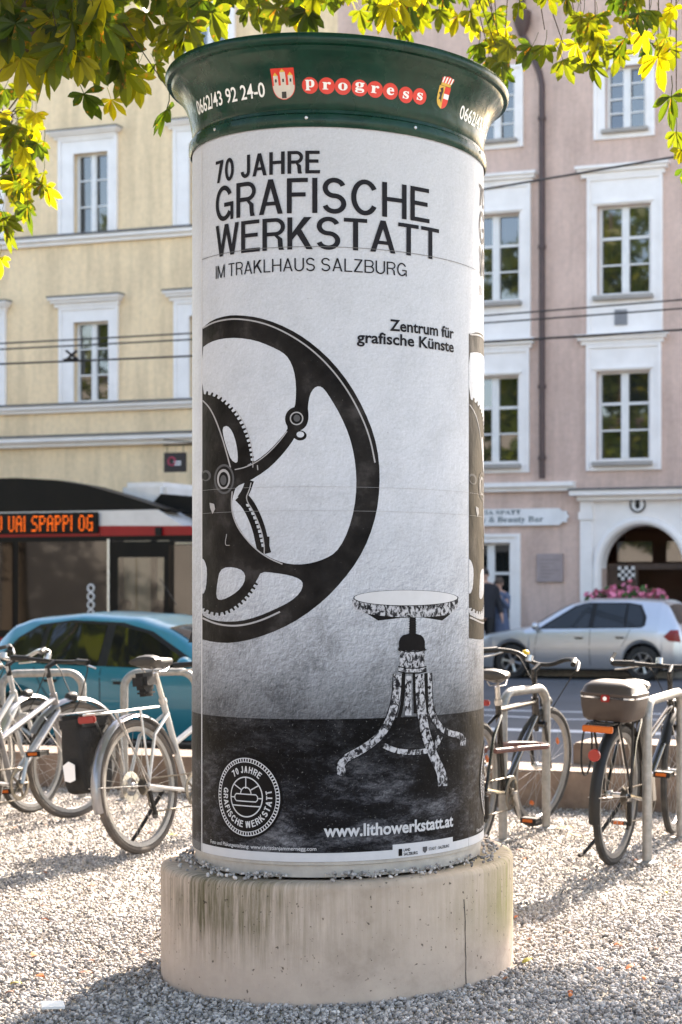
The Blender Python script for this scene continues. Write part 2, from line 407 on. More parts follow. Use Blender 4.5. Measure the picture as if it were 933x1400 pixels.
def floorpr(t, L, uv):
    mp = node(t, 'ShaderNodeMapping'); mp.inputs['Scale'].default_value = (1, 2.2, 1); mp.inputs['Rotation'].default_value = (0, 0, .25); L(uv, mp.inputs[0])
    a = math_(t, L, 'ADD', math_(t, L, 'MULTIPLY', noise(t, L, mp.outputs[0], 3.4, 6, .6, .3), .58), math_(t, L, 'MULTIPLY', noise(t, L, mp.outputs[0], 30, 10, .85, .7), .46))
    c = ramp(t, L, a, [(.42, (.0025, .0025, .003)), (.50, (.008, .008, .0095)), (.555, (.040, .041, .048)), (.66, (.19, .193, .21))])
    s = ramp(t, L, noise(t, L, uv, 90, 6, .8), [(.60, 0.0), (.70, .20)])
    sep = node(t, 'ShaderNodeSeparateXYZ'); L(uv, sep.inputs[0])
    top = ramp(t, L, sep.outputs[1], [(.45, .85), (.66, 1.0), (.76, .55), (.84, .22)])
    c = mixc(t, L, 1.0, mixc(t, L, 1.0, c, top, 'MULTIPLY'), emboss(t, L, uv, 60, 1.3), 'MULTIPLY')
    return mixc(t, L, 1.0, c, s, 'ADD')
def iron(t, L, uv):
    c = ramp(t, L, noise(t, L, uv, 8, 5, .6), [(.35, (.004, .0036, .0034)), (.55, (.014, .0125, .012)), (.70, (.042, .038, .037))])
    s = ramp(t, L, noise(t, L, uv, 70, 8, .8, .5), [(.63, 0.0), (.76, .17)])
    return mixc(t, L, 1.0, c, s, 'ADD')
def peel(t, L, uv):
    mp = node(t, 'ShaderNodeMapping'); mp.inputs['Scale'].default_value = (1.2, .8, 1); L(uv, mp.inputs[0])
    return ramp(t, L, noise(t, L, mp.outputs[0], 62, 5, .62, .5), [(.40, (.010, .010, .012)), (.475, (.07, .07, .076)), (.50, (.26, .263, .28)), (.60, (.40, .405, .43))])
def flatc(*c): return lambda t, L, uv: mixc(t, L, noise(t, L, uv, 20, 3), tuple(c), tuple(x*.85 for x in c))
PM = dict(paper=printmat('poster_paper', paper), floor=printmat('printed_floor', floorpr, .35), iron=printmat('printed_iron', iron, .4), peel=printmat('printed_peeling_paint', peel),
          ink=printmat('printing_ink', flatc(.017, .017, .021), .4), white=printmat('unprinted_white', flatc(.52, .525, .545)), shine=printmat('printed_highlight', flatc(.34, .335, .345)),
          dark=printmat('printed_black', flatc(.006, .0055, .006), .35), midgrey=printmat('printed_grey', flatc(.085, .085, .09)))
# --- drum and cap
MB().lathe([(.512, 0), (.514, .04), (.521, .042), (.521, 2.55), (.49, 2.56)], 96).build('drum', mat('drum_mortar', (.42, .39, .35), (.3, .28, .25), 12, .85, bmp=.4), column, True)
def capmat():
    m, t, b, L = newmat('green_cap_paint'); co = node(t, 'ShaderNodeTexCoord').outputs['Object']
    mp = node(t, 'ShaderNodeMapping'); mp.inputs['Scale'].default_value = (1, 1, .25); L(co, mp.inputs[0])
    n1 = noise(t, L, mp.outputs[0], 14, 7, .65)
    c = ramp(t, L, n1, [(.35, (.0015, .0215, .0135)), (.6, (.0022, .032, .0200)), (.8, (.010, .034, .025))]); L(c, b.inputs['Base Color'])
    r = node(t, 'ShaderNodeMapRange'); L(noise(t, L, co, 9, 5), r.inputs[0]); r.inputs[3].default_value = .14; r.inputs[4].default_value = .40; L(r.outputs[0], b.inputs['Roughness'])
    b.inputs['IOR'].default_value = 1.34
    bump(t, L, b, noise(t, L, co, 6, 3), .25, .03); return m
cap = MB().lathe([(r, z-Z0) for r, z in CAP], 320).build('cap', capmat(), column, True)
tag(cap, 'dark green flared sheet metal cap')
rv = MB().lathe([(0.0, -.004), (.004, -.004), (.006, -.002), (.0062, 0), (.0062, .003)], 10, axis='y').mesh('rivet', M['steel'], True)
for k in range(9):
    an = R(-12+k*40); rr = capr(2.928)
    link('rivet', rv, cap, (rr*math.sin(an), -rr*math.cos(an), 2.928-Z0), (0, 0, an))
# --- poster: paper, then the print on it
UA, UB = drum(277, 700)[0], drum(641, 700)[0]; ZB, ZT = .448, 2.912; ZF = .925
def paperpart(name, u0, u1):
    n = int((u1-u0)/.01); z0, z1 = ZB, ZT
    p = wrap(name, [rect(u0, z0, u1, z1)], 0, PM['paper'], column); return p
poster = paperpart('poster', UA, UB)
tag(poster, 'black and white poster of an iron flywheel and a stool')
zs = ZB+.030
wrap('printed_floor', [rect(UA+.0005, zs, UB-.0005, ZF)], 1, PM['floor'], poster)
K = 2.918
def wz(pts): return [drum(260+x/K, 420+y/K) for x, y in pts]
def clipu(poly): return [(max(u, UA+.0008), v) for u, v in poly]
rim_o = [(48,85),(90,50),(150,33),(200,32),(270,40),(350,65),(430,105),(500,155),(570,220),(640,310),(695,410),(735,510),(755,610),(757,720),(745,820),(715,920),(670,1010),(610,1090),(540,1165),(450,1235),(360,1285),(260,1322),(170,1340),(100,1337),(48,1325)]
def smooth(poly, it=1, closed=True):
    for _ in range(it):
        q = []; n = len(poly)
        for i in range(n if closed else n-1):
            a, b = poly[i], poly[(i+1) % n]
            q += [(a[0]*.75+b[0]*.25, a[1]*.75+b[1]*.25), (a[0]*.25+b[0]*.75, a[1]*.25+b[1]*.75)]
        poly = q if closed else [poly[0]]+q+[poly[-1]]
    return poly
wrap('printed_flywheel', [clipu(wz(smooth(rim_o, 1, False)))], 2, PM['iron'], poster)
holes = [
 [(46,165),(80,140),(130,125),(190,122),(260,132),(320,155),(370,180),(395,205),(415,250),(424,310),(422,380),(415,405),(388,420),(380,445),(388,470),(390,488),(365,520),(320,570),(270,610),(220,635),(246,625),(240,580),(228,530),(205,470),(170,415),(130,375),(90,352),(46,345)],
 [(470,400),(478,350),(495,322),(515,314),(535,325),(565,370),(600,430),(635,510),(655,590),(664,670),(662,760),(645,850),(615,930),(580,980),(540,1003),(490,1020),(430,1028),(370,1020),(310,995),(260,960),(220,915),(190,870),(172,820),(168,780),(175,745),(185,715),(235,695),(300,655),(350,610),(400,550),(430,500),(455,480),(472,455),(474,430)],
 [(285,1055),(340,1060),(400,1070),(440,1085),(453,1105),(440,1140),(400,1175),(340,1205),(270,1235),(200,1253),(130,1255),(80,1245),(46,1225),(46,1195),(100,1222),(150,1213),(200,1180),(240,1135),(270,1085)],
 [(120,1050),(150,1035),(200,1043),(222,1065),(218,1100),(190,1135),(150,1160),(118,1170),(105,1155),(110,1100)],
 [(130,480),(150,472),(170,495),(185,540),(192,590),(190,625),(165,610),(150,570),(135,520)],
 [(46,1000),(60,1010),(70,1050),(65,1120),(55,1145),(46,1140)]]
wrap('plaster_between_spokes', [clipu(wz(smooth(h, 1))) for h in holes], 3, PM['paper'], poster)
g2 = rib(smooth([(200,752),(232,785),(258,835),(278,890),(290,950),(300,985)], 2, False), 52)
wrap('printed_gear', [clipu(wz(p)) for p in g2+rib(smooth([(240,690),(225,735),(205,765)], 2, False), 34)], 4, PM['iron'], poster)
teeth = []
def along(path, stepd):
    out = []; acc = 0
    for (x0, y0), (x1, y1) in zip(path, path[1:]):
        l = math.hypot(x1-x0, y1-y0); d = stepd-acc
        while d <= l:
            out.append((x0+(x1-x0)*d/l, y0+(y1-y0)*d/l, (x1-x0)/l, (y1-y0)/l)); d += stepd
        acc = (acc+l) % stepd
    return out
for path, sgn in (([(50,345),(90,352),(130,375),(170,415),(205,470),(228,530),(240,580),(246,625)], 1), ([(270,1085),(240,1135),(200,1180),(150,1213),(100,1222),(50,1195)], 1)):
    for x, y, dx, dy in along(smooth(path, 2, False), 19):
        nx, ny = dy*sgn, -dx*sgn; w = 5.5
        teeth.append(wz([(x-dx*w-nx*3, y-dy*w-ny*3), (x+dx*w-nx*3, y+dy*w-ny*3), (x+dx*w*.6+nx*13, y+dy*w*.6+ny*13), (x-dx*w*.6+nx*13, y-dy*w*.6+ny*13)]))
wrap('printed_teeth', [clipu(p) for p in teeth], 4.5, PM['iron'], poster)
gaps = []
for x, y, dx, dy in along(smooth([(222,775),(250,815),(276,880),(292,950)], 2, False), 19):
    gaps.append(wz([(x-6*dx-5, y-6*dy), (x+3, y-7*dy), (x+8, y), (x+3, y+7*dy), (x-5, y+6*dy)]))
wrap('printed_tooth_gaps', [clipu(p) for p in gaps]+[clipu(wz(smooth([(190,835),(205,838),(228,872),(243,915),(246,952),(220,920),(200,880)], 1)))], 5, PM['paper'], poster)
hl = []
for path, w in (([(52,84),(95,60),(150,48),(200,47),(270,57),(340,80),(420,122),(490,172),(560,240),(625,325),(680,425),(718,520),(738,620)], 6), ([(52,1240),(100,1262),(160,1272),(220,1268),(290,1248),(360,1215)], 7), ([(180,648),(220,640),(270,617),(320,577),(365,527),(388,495)], 4), ([(170,735),(166,785),(172,830),(192,880),(225,925),(265,967),(315,1002),(370,1025)], 5),
                ([(52,372),(80,400),(105,450),(130,520),(150,590),(163,640)], 5), ([(182,408),(215,455),(240,520),(253,590),(252,640)], 3), ([(245,700),(238,730),(222,765),(255,815),(285,885),(298,950),(297,985)], 4), ([(270,630),(272,650)], 4), ([(148,905),(140,950),(160,950)], 2.5)):
    hl += [clipu(wz(p)) for p in rib(smooth(path, 2, False), w)]
wrap('printed_highlights', hl, 5.5, PM['shine'], poster)
def disc(x, y, rx, ry, n=30): return [(x+rx*math.cos(2*math.pi*i/n), y+ry*math.sin(2*math.pi*i/n)) for i in range(n)]
lugs = [(disc(426,446,46,48), 'iron'), (disc(440,512,26,20), 'iron'), (disc(138,686,40,60), 'midgrey'), (disc(138,686,33,51), 'iron'), (disc(136,686,26,40), 'shine'), (disc(136,688,19,31), 'dark'), (disc(135,690,12,20), 'midgrey'), (disc(426,444,27,27), 'shine'), (disc(426,444,22,22), 'dark'), (disc(427,443,13,14), 'midgrey'), (disc(66,672,20,22), 'midgrey'), (disc(64,674,13,15), 'dark')]
for i, (p, mm) in enumerate(lugs): wrap('printed_bolt', [clipu(wz(p))], 6+i*.12, PM[mm], poster)
wrap('printed_bolt', [wz(disc(441,508,15,12))], 7.6, PM['paper'], poster)
wrap('printed_block', [wz([(298,915),(318,915),(318,957),(300,957)])], 6, PM['iron'], poster)
wrap('printed_glint', [clipu(wz([(80,780),(98,785),(102,805),(92,825),(82,800)]))], 6, PM['shine'], poster)
# the stool
K4 = 3.8875
def sz(pts): return [drum(440+x/K4, 780+y/K4) for x, y in pts]
def stool(name, polys, layer, m): return wrap(name, [sz(p) for p in polys], layer, PM[m], poster)
stool('printed_stool_plate', [[(235,225),(300,266),(420,252),(540,250),(640,266),(685,230)]], 2.0, 'dark')
stool('printed_stool_screw', [[(468,240),(500,240),(501,345),(464,345)]], 2.4, 'dark')
for yy in range(255, 335, 13): stool('printed_screw_thread', [[(462,yy),(503,yy+3),(503,yy+7),(462,yy+4)]], 2.7, 'iron')
seat = smooth([(163,150),(200,130),(280,112),(400,103),(520,105),(640,115),(715,135),(727,155),(722,200),(690,232),(600,245),(480,250),(350,245),(230,228),(180,212),(163,190)], 1)
stool('printed_stool_seat', [seat], 3, 'peel')
stool('printed_stool_seat', [disc(447,146,280,43)], 3.5, 'dark'); stool('printed_stool_seat', [disc(447,145,274,40)], 4.0, 'white')
for pth, w_ in (([(568,545),(570,700),(600,800),(660,862),(750,878),(750,930)], 40), ([(404,550),(396,700),(340,850),(240,940),(100,1010),(104,1085)], 52), ([(520,550),(525,700),(545,850),(590,980),(640,1080),(642,1145)], 58), ([(330,930),(400,962),(520,968),(600,945),(630,880)], 36)):
    stool('printed_leg_outline', rib(smooth(pth, 2, False), w_), 1.6, 'dark')
stool('printed_stool_leg', rib([(460,560),(460,770)], 34), 2.2, 'peel')
stool('printed_stool_brace', rib(smooth([(330,930),(400,962),(520,968),(600,945),(630,880)], 2, False), 28), 2.6, 'peel')
stool('printed_stool_leg', rib(smooth([(568,545),(570,700),(600,800),(660,862),(750,878),(750,930)], 2, False), 32), 3, 'peel')
stool('printed_leg_shade', rib(smooth([(436,545),(432,700),(400,820)], 2, False), 18), 3.0, 'dark')
stool('printed_leg_shade', rib([(490,545),(495,760)], 14), 3.2, 'dark')
stool('printed_leg_shade', rib([(556,545),(560,760)], 14), 3.6, 'dark')
stool('printed_stool_leg', rib(smooth([(404,550),(396,700),(340,850),(240,940),(100,1010),(104,1085)], 2, False), 42), 3.4, 'peel')
stool('printed_stool_leg', rib(smooth([(520,550),(525,700),(545,850),(590,980),(640,1080),(642,1145)], 2, False), 48), 4, 'peel')
stool('printed_stool_hub', [smooth([(410,420),(410,365),(440,336),(520,336),(548,365),(548,420)], 1), rect(408,408,550,428)], 4.4, 'dark')
stool('printed_stool_hub', [rect(415,426,546,518), rect(408,516,556,540)], 4.8, 'peel')
for y0 in (425, 514, 540): stool('printed_stool_ring', rib([(406,y0-5),(445,y0+5),(515,y0+5),(556,y0-5)], 6), 5.4, 'dark')
for c, w in ((((105,1065)), 20), (((640,1105)), 22)): stool('printed_stool_foot', [disc(c[0], c[1], w*1.2, w*1.3, 16)], 4.6, 'peel')
# headline
def head(name, text, w, gap, l, r, h, m='ink'):
    polys, wd_ = caps(text, w, gap); p0, p1 = drum(*l), drum(*r)
    return wrap(name, fit(polys, wd_, p0, p1, h), 8, PM[m], poster, jitter=2e-5)
zc = lambda x, y0, y1: abs(drum(x, y0)[1]-drum(x, y1)[1])
head('headline_lettering', '70 JAHRE', .165, .12, (296, 249), (438, 240), zc(380, 210, 241))
head('headline_lettering', 'GRAFISCHE', .137, .115, (296, 304), (587, 306), zc(440, 251, 299))
head('headline_lettering', 'WERKSTATT', .137, .08, (296, 352), (600, 357), zc(440, 303, 347))
head('subtitle_lettering', 'IM TRAKLHAUS SALZBURG', .105, .12, (296, 381), (556, 379), zc(430, 356, 374))
type_on('centre_lettering', 'Zentrum für', drum(533, 454), drum(620, 461), zc(575, 439, 454)*1.0, 8, PM['ink'], poster, .022)
type_on('centre_lettering', 'grafische Künste', drum(488, 469), drum(620, 481), zc(560, 460, 475)*1.0, 8, PM['ink'], poster, .022)
type_on('web_lettering', 'www.lithowerkstatt.at', drum(443, 1146), drum(619, 1127), zc(560, 1121, 1137), 8, PM['white'], poster, .028)
type_on('credit_lettering', 'Foto und Plakatgestaltung: www.christianjammernegg.com', (drum(289, 1166)[0], zs+.009), (drum(433, 1170)[0], zs+.009), .0125, 8, PM['white'], poster, .012)
# white foot margin and sponsor box
wrap('poster_margin', [rect(UA+.001, ZB+.0005, UB-.001, zs)], 1, PM['white'], poster)
ba, bb = drum(537, 1156), drum(619, 1143)
wrap('sponsor_box', [rect(ba[0], zs-.002, bb[0], (ba[1]+bb[1])/2)], 3, PM['white'], poster)
zb1 = (ba[1]+bb[1])/2
us = lambda x: drum(x, 1160)[0]
wrap('sponsor_shield', [rect(us(545), zb1-.040, us(550), zb1-.016)], 5, PM['dark'], poster)
wrap('sponsor_shield', [[(us(578), zb1-.018), (us(584), zb1-.018), (us(584), zb1-.032), (us(581), zb1-.040), (us(578), zb1-.032)]], 5, PM['midgrey'], poster)
type_on('sponsor_lettering', 'LAND', (us(552), zb1-.026), (us(561), zb1-.026), .010, 5, PM['dark'], poster, .02)
type_on('sponsor_lettering', 'SALZBURG', (us(552), zb1-.040), (us(571), zb1-.040), .010, 5, PM['dark'], poster, .02)
type_on('sponsor_lettering', 'STADT : SALZBURG', (us(586), zb1-.033), (us(614), zb1-.033), .010, 5, PM['midgrey'], poster, .02)
# round badge
bc = drum(337, 1089.5); RB = abs(drum(337, 1033)[1]-drum(337, 1147)[1])/2
def bdisc(r, n=48): return disc(bc[0], bc[1], r, r, n)
def bring(r, w, n=60): return rib([(bc[0]+r*math.cos(2*math.pi*i/n), bc[1]+r*math.sin(2*math.pi*i/n)) for i in range(n+1)], w)
def quads(loop):                                      # closed ribbons become strips of quads
    return loop
wrap('badge', [bdisc(RB)], 8, PM['dark'], poster)
def badge(polys, layer=9): wrap('badge_line', polys, layer, PM['white'], poster, jitter=1e-5)
badge(quads(bring(RB*.93, RB*.020))); badge(quads(bring(RB*.84, RB*.016))); badge(quads(bring(RB*.475, RB*.03)))
badge([[(bc[0]+RB*r*math.cos(a+d), bc[1]+RB*r*math.sin(a+d)) for r, d in ((.85, -.016), (.925, -.016), (.925, .016), (.85, .016))] for a in [2*math.pi*i/72 for i in range(72)]])
b_ = RB*.475
def bl(pts, w=.026): return rib([(bc[0]+b_*x, bc[1]+b_*y) for x, y in pts], RB*w)
badge(bl([(0, .42), (0, 1)])+bl([(-.30, .36), (-.8, .62)])+bl([(.30, .36), (.8, .62)])+bl([(-.33, .16)]+[(.33*math.cos(R(a)), .16+.33*math.sin(R(a))) for a in range(170, 5, -15)]+[(.33, .16)]))
badge(bl([(-.62, .14), (.62, .14), (.72, .04), (.72, -.12), (.62, -.22), (-.62, -.22), (-.72, -.12), (-.72, .04), (-.62, .14), (-.55, .14)])+bl([(-.98, -.04), (-.72, -.04)])+bl([(.72, -.04), (.98, -.04)])+bl([(-.88, -.45), (.88, -.45)]), 9.3)
def badge_text(text, a0, a1, r, flip):
    polys, wdt = caps(text, .19, .22 if not flip else .16); h = RB*.16; out = []
    for p in polys:
        q = []
        for x, y in p:
            a = R(a0+(a1-a0)*x/wdt); rr = r+(y*h if not flip else -y*h)*1.0
            q.append((bc[0]+rr*math.cos(a), bc[1]+rr*math.sin(a)))
        out.append(q)
    wrap('badge_lettering', out, 9.5, PM['white'], poster, jitter=1e-5)
badge_text('70 JAHRE', 128, 50, RB*.58, False)
badge_text('GRAFISCHE WERKSTATT', 164, 376, RB*.74, True)
# sheet joints of the poster
for zz in (2.50, 1.70, 1.62): wrap('sheet_joint', [rect(UA+.002, zz, UB-.002, zz+(.0018 if zz == 2.50 else .0008))], 9.8, printmat('joint_dark_line', flatc(.16, .16, .165)) if zz == 2.50 else printmat('joint_line', flatc(.30, .30, .31)), poster)  # joints drawn as thin grey lines, the upper one wider and darker
# its neighbours further round the drum
second = copy_tree(poster, column); second.rotation_euler.z = (UB-UA)/RC
tag(second, 'second copy of the poster, turned away round the drum')
rest0 = UB+(UB-UA)-2*math.pi*RC
third = paperpart('poster', rest0, UA-.0006)
wrap('printed_floor', [rect(rest0+.001, zs, UA-.010, ZF)], 1, PM['floor'], third)
wrap('poster_margin', [rect(UA-.0095, ZB+.001, UA-.001, ZT-.001)], 1.2, PM['white'], third)
# --- lettering and arms on the cap
def flatm(name, c, rough=.35): return mat(name, c, tuple(x*.9 for x in c), 20, rough, rvar=.05)
CM = dict(white=flatm('cap_white_foil', (.78, .78, .76)), red=flatm('cap_red_foil', (.62, .035, .02)), gold=flatm('cap_gold_foil', (.62, .38, .06)), black=flatm('cap_black_foil', (.015, .015, .015)), stone=flatm('cap_stone_foil', (.55, .50, .44)))
def capp(name, polys, layer, m): return wrap(name, polys, layer*1.6+1, CM[m], cap, capr, .0125)
def captype(text, a, b, h, layer, m, off=.01, serif=False):
    bm, w = font_bm(text, off, serif); s = (b[0]-a[0])/w
    for v in bm.verts: v.co = Vector((a[0]+v.co.x*s, (a[1]+b[1])/2+v.co.y*h/.7, layer*.0005+.0004))
    bmesh.ops.subdivide_edges(bm, edges=[e for e in bm.edges if abs(e.verts[0].co.y-e.verts[1].co.y) > .012], cuts=1)
    return wrap_bm('cap_lettering', bm, CM[m], cap, capr, .012)
def disc_strips(c, r, n=16):                           # a disc in level slices, so that it follows the flare
    out = []
    for i in range(n):
        a0, a1 = math.pi*i/n, math.pi*(i+1)/n
        y0, y1 = -r*math.cos(a0), -r*math.cos(a1); x0, x1 = r*math.sin(a0), r*math.sin(a1)
        out.append([(c[0]-x0, c[1]+y0), (c[0]+x0, c[1]+y0), (c[0]+x1, c[1]+y1), (c[0]-x1, c[1]+y1)] if x0 > 1e-5 and x1 > 1e-5 else [(c[0]-max(x0, x1), c[1]+(y1 if x1 > x0 else y0)), (c[0]+max(x0, x1), c[1]+(y1 if x1 > x0 else y0)), (c[0], c[1]+(y0 if x1 > x0 else y1))])
    return out
p0, p1 = flare(271, 152), flare(363, 129); zz = flare(330, 137)[1]
captype('0662/43 92 24-0', (p0[0], zz), (p1[0], zz), .046, 1, 'white', .012)
q0 = flare(628, 160); captype('0662/43 92 24-0', (q0[0], q0[1]-.004), (q0[0]+(p1[0]-p0[0]), q0[1]-.004), .046, 1, 'white', .012)
for ch, (x, y) in zip('progress', ((424, 117), (447, 117.5), (469, 118.5), (492, 120.5), (513, 122.5), (534, 125), (555, 130), (574, 132))):
    c = flare(x, y); capp('cap_disc', disc_strips(c, .0262), 1, 'red')
    wl = {'r': .027, 'e': .026, 's': .022}.get(ch, .030); dz = -.011+(0.006 if ch in 'pg' else 0)
    captype(ch, (c[0]-wl/2, c[1]+dz), (c[0]+wl/2, c[1]+dz), .033, 3, 'white', .012, True)
def strips(fn, y0, y1, n, m, name, layer):             # shield outlines in level slices
    out = []
    for i in range(n):
        a, b = y0+(y1-y0)*i/n, y0+(y1-y0)*(i+1)/n
        (l0, r0), (l1, r1) = fn(a), fn(b); out.append([(l0, a), (r0, a), (r1, b), (l1, b)])
    capp(name, out, layer, m)
c = flare(388, 115)
def shield(cx, top, w, h):
    def fn(z):
        k = (top-z)/h; ww = w/2*(1 if k < .55 else math.sqrt(max(0, 1-((k-.55)/.45)**2)))
        return (cx-ww, cx+ww)
    return fn
sh = shield(c[0], c[1]+.048, .078, .098); strips(sh, c[1]-.0495, c[1]+.048, 12, 'red', 'city_shield', 1)
sh2 = shield(c[0], c[1]+.046, .074, .094); strips(sh2, c[1]-.0475, c[1]-.004, 7, 'stone', 'city_shield', 2)
for dx, h_, w_ in ((-.025, .030, .016), (0, .040, .018), (.025, .030, .016)):
    capp('shield_tower', [rect(c[0]+dx-w_/2, c[1]-.004, c[0]+dx+w_/2, c[1]-.004+h_*.5), rect(c[0]+dx-w_/2, c[1]-.004+h_*.5, c[0]+dx+w_/2, c[1]-.004+h_)], 2, 'stone')
    capp('shield_roof', [[(c[0]+dx-w_/2, c[1]-.004+h_), (c[0]+dx+w_/2, c[1]-.004+h_), (c[0]+dx, c[1]+.006+h_)]], 2, 'gold')
    capp('shield_window', [rect(c[0]+dx-.003, c[1]+.006, c[0]+dx+.003, c[1]+.016)], 3, 'black')
capp('shield_gate', [rect(c[0]-.008, c[1]-.045, c[0]+.008, c[1]-.024)], 3, 'black')
c = flare(607, 127)
sh = shield(c[0], c[1]+.020, .050, .072); strips(lambda z: (sh(z)[0], c[0]), c[1]-.0515, c[1]+.020, 9, 'gold', 'state_shield', 1)
strips(lambda z: (c[0], sh(z)[1]), c[1]-.0515, c[1]+.020, 9, 'red', 'state_shield', 1)
capp('state_shield', [rect(c[0]+.001, c[1]-.018, c[0]+.0245, c[1]-.002)], 2, 'white')
capp('state_lion', [[(c[0]-.020, c[1]+.010), (c[0]-.008, c[1]+.016), (c[0]-.004, c[1]+.004), (c[0]-.006, c[1]-.012), (c[0]-.004, c[1]-.034), (c[0]-.012, c[1]-.022), (c[0]-.018, c[1]-.026), (c[0]-.014, c[1]-.010), (c[0]-.021, c[1]-.004), (c[0]-.013, c[1]+.002)]], 2, 'black')
capp('state_crown', [rect(c[0]-.021, c[1]+.021, c[0]+.021, c[1]+.029)], 2, 'gold')
capp('state_crown', [[(c[0]-.021, c[1]+.029), (c[0]+.021, c[1]+.029), (c[0]+.026, c[1]+.043), (c[0]+.012, c[1]+.047), (c[0], c[1]+.050), (c[0]-.012, c[1]+.047), (c[0]-.026, c[1]+.043)]], 1, 'red')
capp('state_crown', [rect(c[0]+x-.003, c[1]+.029, c[0]+x+.003, c[1]+.046) for x in (-.018, -.006, .006, .018)], 3, 'white')
# ------------------------------------------------------------------ concrete plinth
RBASE = .631
def plinthmat():
    m, t, b, L = newmat('weathered_concrete'); co = node(t, 'ShaderNodeTexCoord').outputs['Object']
    sep = node(t, 'ShaderNodeSeparateXYZ'); L(co, sep.inputs[0])
    ang = math_(t, L, 'ARCTAN2', sep.outputs[0], math_(t, L, 'MULTIPLY', sep.outputs[1], -1.0))
    cmb = node(t, 'ShaderNodeCombineXYZ'); L(ang, cmb.inputs[0]); L(math_(t, L, 'MULTIPLY', sep.outputs[2], .07), cmb.inputs[1])
    base = ramp(t, L, noise(t, L, co, 5, 8, .65), [(.3, (.50, .40, .325)), (.55, (.42, .332, .268)), (.75, (.28, .216, .17))])
    streak = noise(t, L, cmb.outputs[0], 34, 9, .78)
    big = noise(t, L, co, 2.3, 3, .5)
    side = ramp(t, L, math_(t, L, 'ADD', math_(t, L, 'MULTIPLY', ang, .25), .5), [(.0, .3), (.18, .55), (.30, 1.0), (.40, .8), (.5, .25), (.62, .18), (.72, .4), (.80, 1.0), (.86, .85), (.95, .4)])
    high = ramp(t, L, sep.outputs[2], [(.08, 0.0), (.17, .6), (.24, 1.0)])
    k = math_(t, L, 'MULTIPLY', math_(t, L, 'MULTIPLY', side, high), ramp(t, L, math_(t, L, 'ADD', math_(t, L, 'MULTIPLY', streak, .7), math_(t, L, 'MULTIPLY', big, .35)), [(.44, 0.0), (.60, 1.0)]))
    moss = ramp(t, L, math_(t, L, 'ADD', math_(t, L, 'MULTIPLY', ang, .25), .5), [(.2, (.072, .060, .030)), (.6, (.14, .115, .05)), (.8, (.20, .19, .05))])
    c = mixc(t, L, k, base, moss)
    pores = ramp(t, L, noise(t, L, co, 62, 2, .5), [(.27, 0.0), (.325, 1.0)])
    c = mixc(t, L, pores, mixc(t, L, 1.0, c, (.3, .28, .26), 'MULTIPLY'), c)
    L(c, b.inputs['Base Color']); b.inputs['Roughness'].default_value = .88
    h = math_(t, L, 'ADD', pores, math_(t, L, 'MULTIPLY', noise(t, L, co, 40, 8, .7), .6))
    bump(t, L, b, h, .35, .006); return m
plinth = MB().lathe([(.0, .30), (.50, .385), (.601, .394), (.618, .391), (.627, .384), (RBASE, .372), (RBASE, -.1)], 128).build('concrete_plinth', plinthmat(), None, True, (XC, YC, 0), (0, 0, PHI))
tag(plinth, 'low round concrete plinth with mossy streaks under the advertising column', 'plinth')
ck = [(41.2, .300), (41.5, .26), (41.8, .225), (41.7, .19), (41.9, .15), (41.8, .125), (42.1, .10), (42.0, .05), (42.2, .0)]
crk = MB()
for (a0, z0), (a1, z1) in zip(ck, ck[1:]):
    w = .0018+.0014*random.random(); r = RBASE+.0008
    p = lambda a, z, d: ((r)*math.sin(R(a)+d/r), -r*math.cos(R(a)+d/r), z)
    crk.add([p(a0, z0, -w), p(a0, z0, w*.6), p(a1, z1, w*.6), p(a1, z1, -w)], [(0, 1, 2, 3)])
crk.build('crack', M['black'], plinth)

# ------------------------------------------------------------------ ground, plaza, steps, road
STR = R(-17)                                          # the street runs along this angle
SD = Vector((math.cos(STR), math.sin(STR), 0)); SN = Vector((-math.sin(STR), math.cos(STR), 0))   # along (to the right), across (away)
ROADZ = -.30
def gravelmat():
    m, t, b, L = newmat('gravel_bed'); co = node(t, 'ShaderNodeTexCoord').outputs['Object']
    v = node(t, 'ShaderNodeTexVoronoi'); v.inputs['Scale'].default_value = 70; L(co, v.inputs['Vector'])
    c = ramp(t, L, v.outputs['Color'], [(.1, (.24, .215, .19)), (.5, (.42, .385, .345)), (.9, (.58, .54, .49))])
    d = ramp(t, L, noise(t, L, co, 1.3, 5), [(.35, (.85, .8, .74)), (.65, (1, 1, 1))])
    L(mixc(t, L, 1.0, c, d, 'MULTIPLY'), b.inputs['Base Color']); b.inputs['Roughness'].default_value = .9
    bump(t, L, b, v.outputs['Distance'], .8, .012); return m
M['stonechip'] = mat('gravel_chips', (.40, .37, .35), (.23, .212, .205), 9, .85, island=.58)
gm = MB(); gm.add([(-400, -300, ROADZ-.03), (400, -300, ROADZ-.03), (400, 500, ROADZ-.03), (-400, 500, ROADZ-.03)], [(0, 1, 2, 3)])
tag(gm.build('ground', mat('far_paving', (.25, .24, .23), (.2, .19, .18), .5, .9)), kind='structure')
E0 = gnd(850, 1108); 
def street(s, t, z): p = E0+SD*s+SN*t; return (p.x, p.y, z)
pz = MB()                                             # gravel plaza: a gently uneven slab whose far edge is the step
NX, NY = 60, 44
for j in range(NY+1):
    for i in range(NX+1):
        s = -14+26*i/NX; t_ = -16+16.0*j/NY; z = .006*math.sin(s*2.1+t_)*math.sin(t_*1.7-s*.6)
        pz.v.append(street(s, t_, z-.012))
for j in range(NY):
    for i in range(NX): a = j*(NX+1)+i; pz.f.append((a, a+1, a+NX+2, a+NX+1))
tag(pz.build('gravel_square', gravelmat(), None, True), kind='structure')
gm2 = MB(); gm2.add([(-60, -60, -.03), (60, -60, -.03), (60, -4, -.03), (-60, -4, -.03)], [(0, 1, 2, 3)])
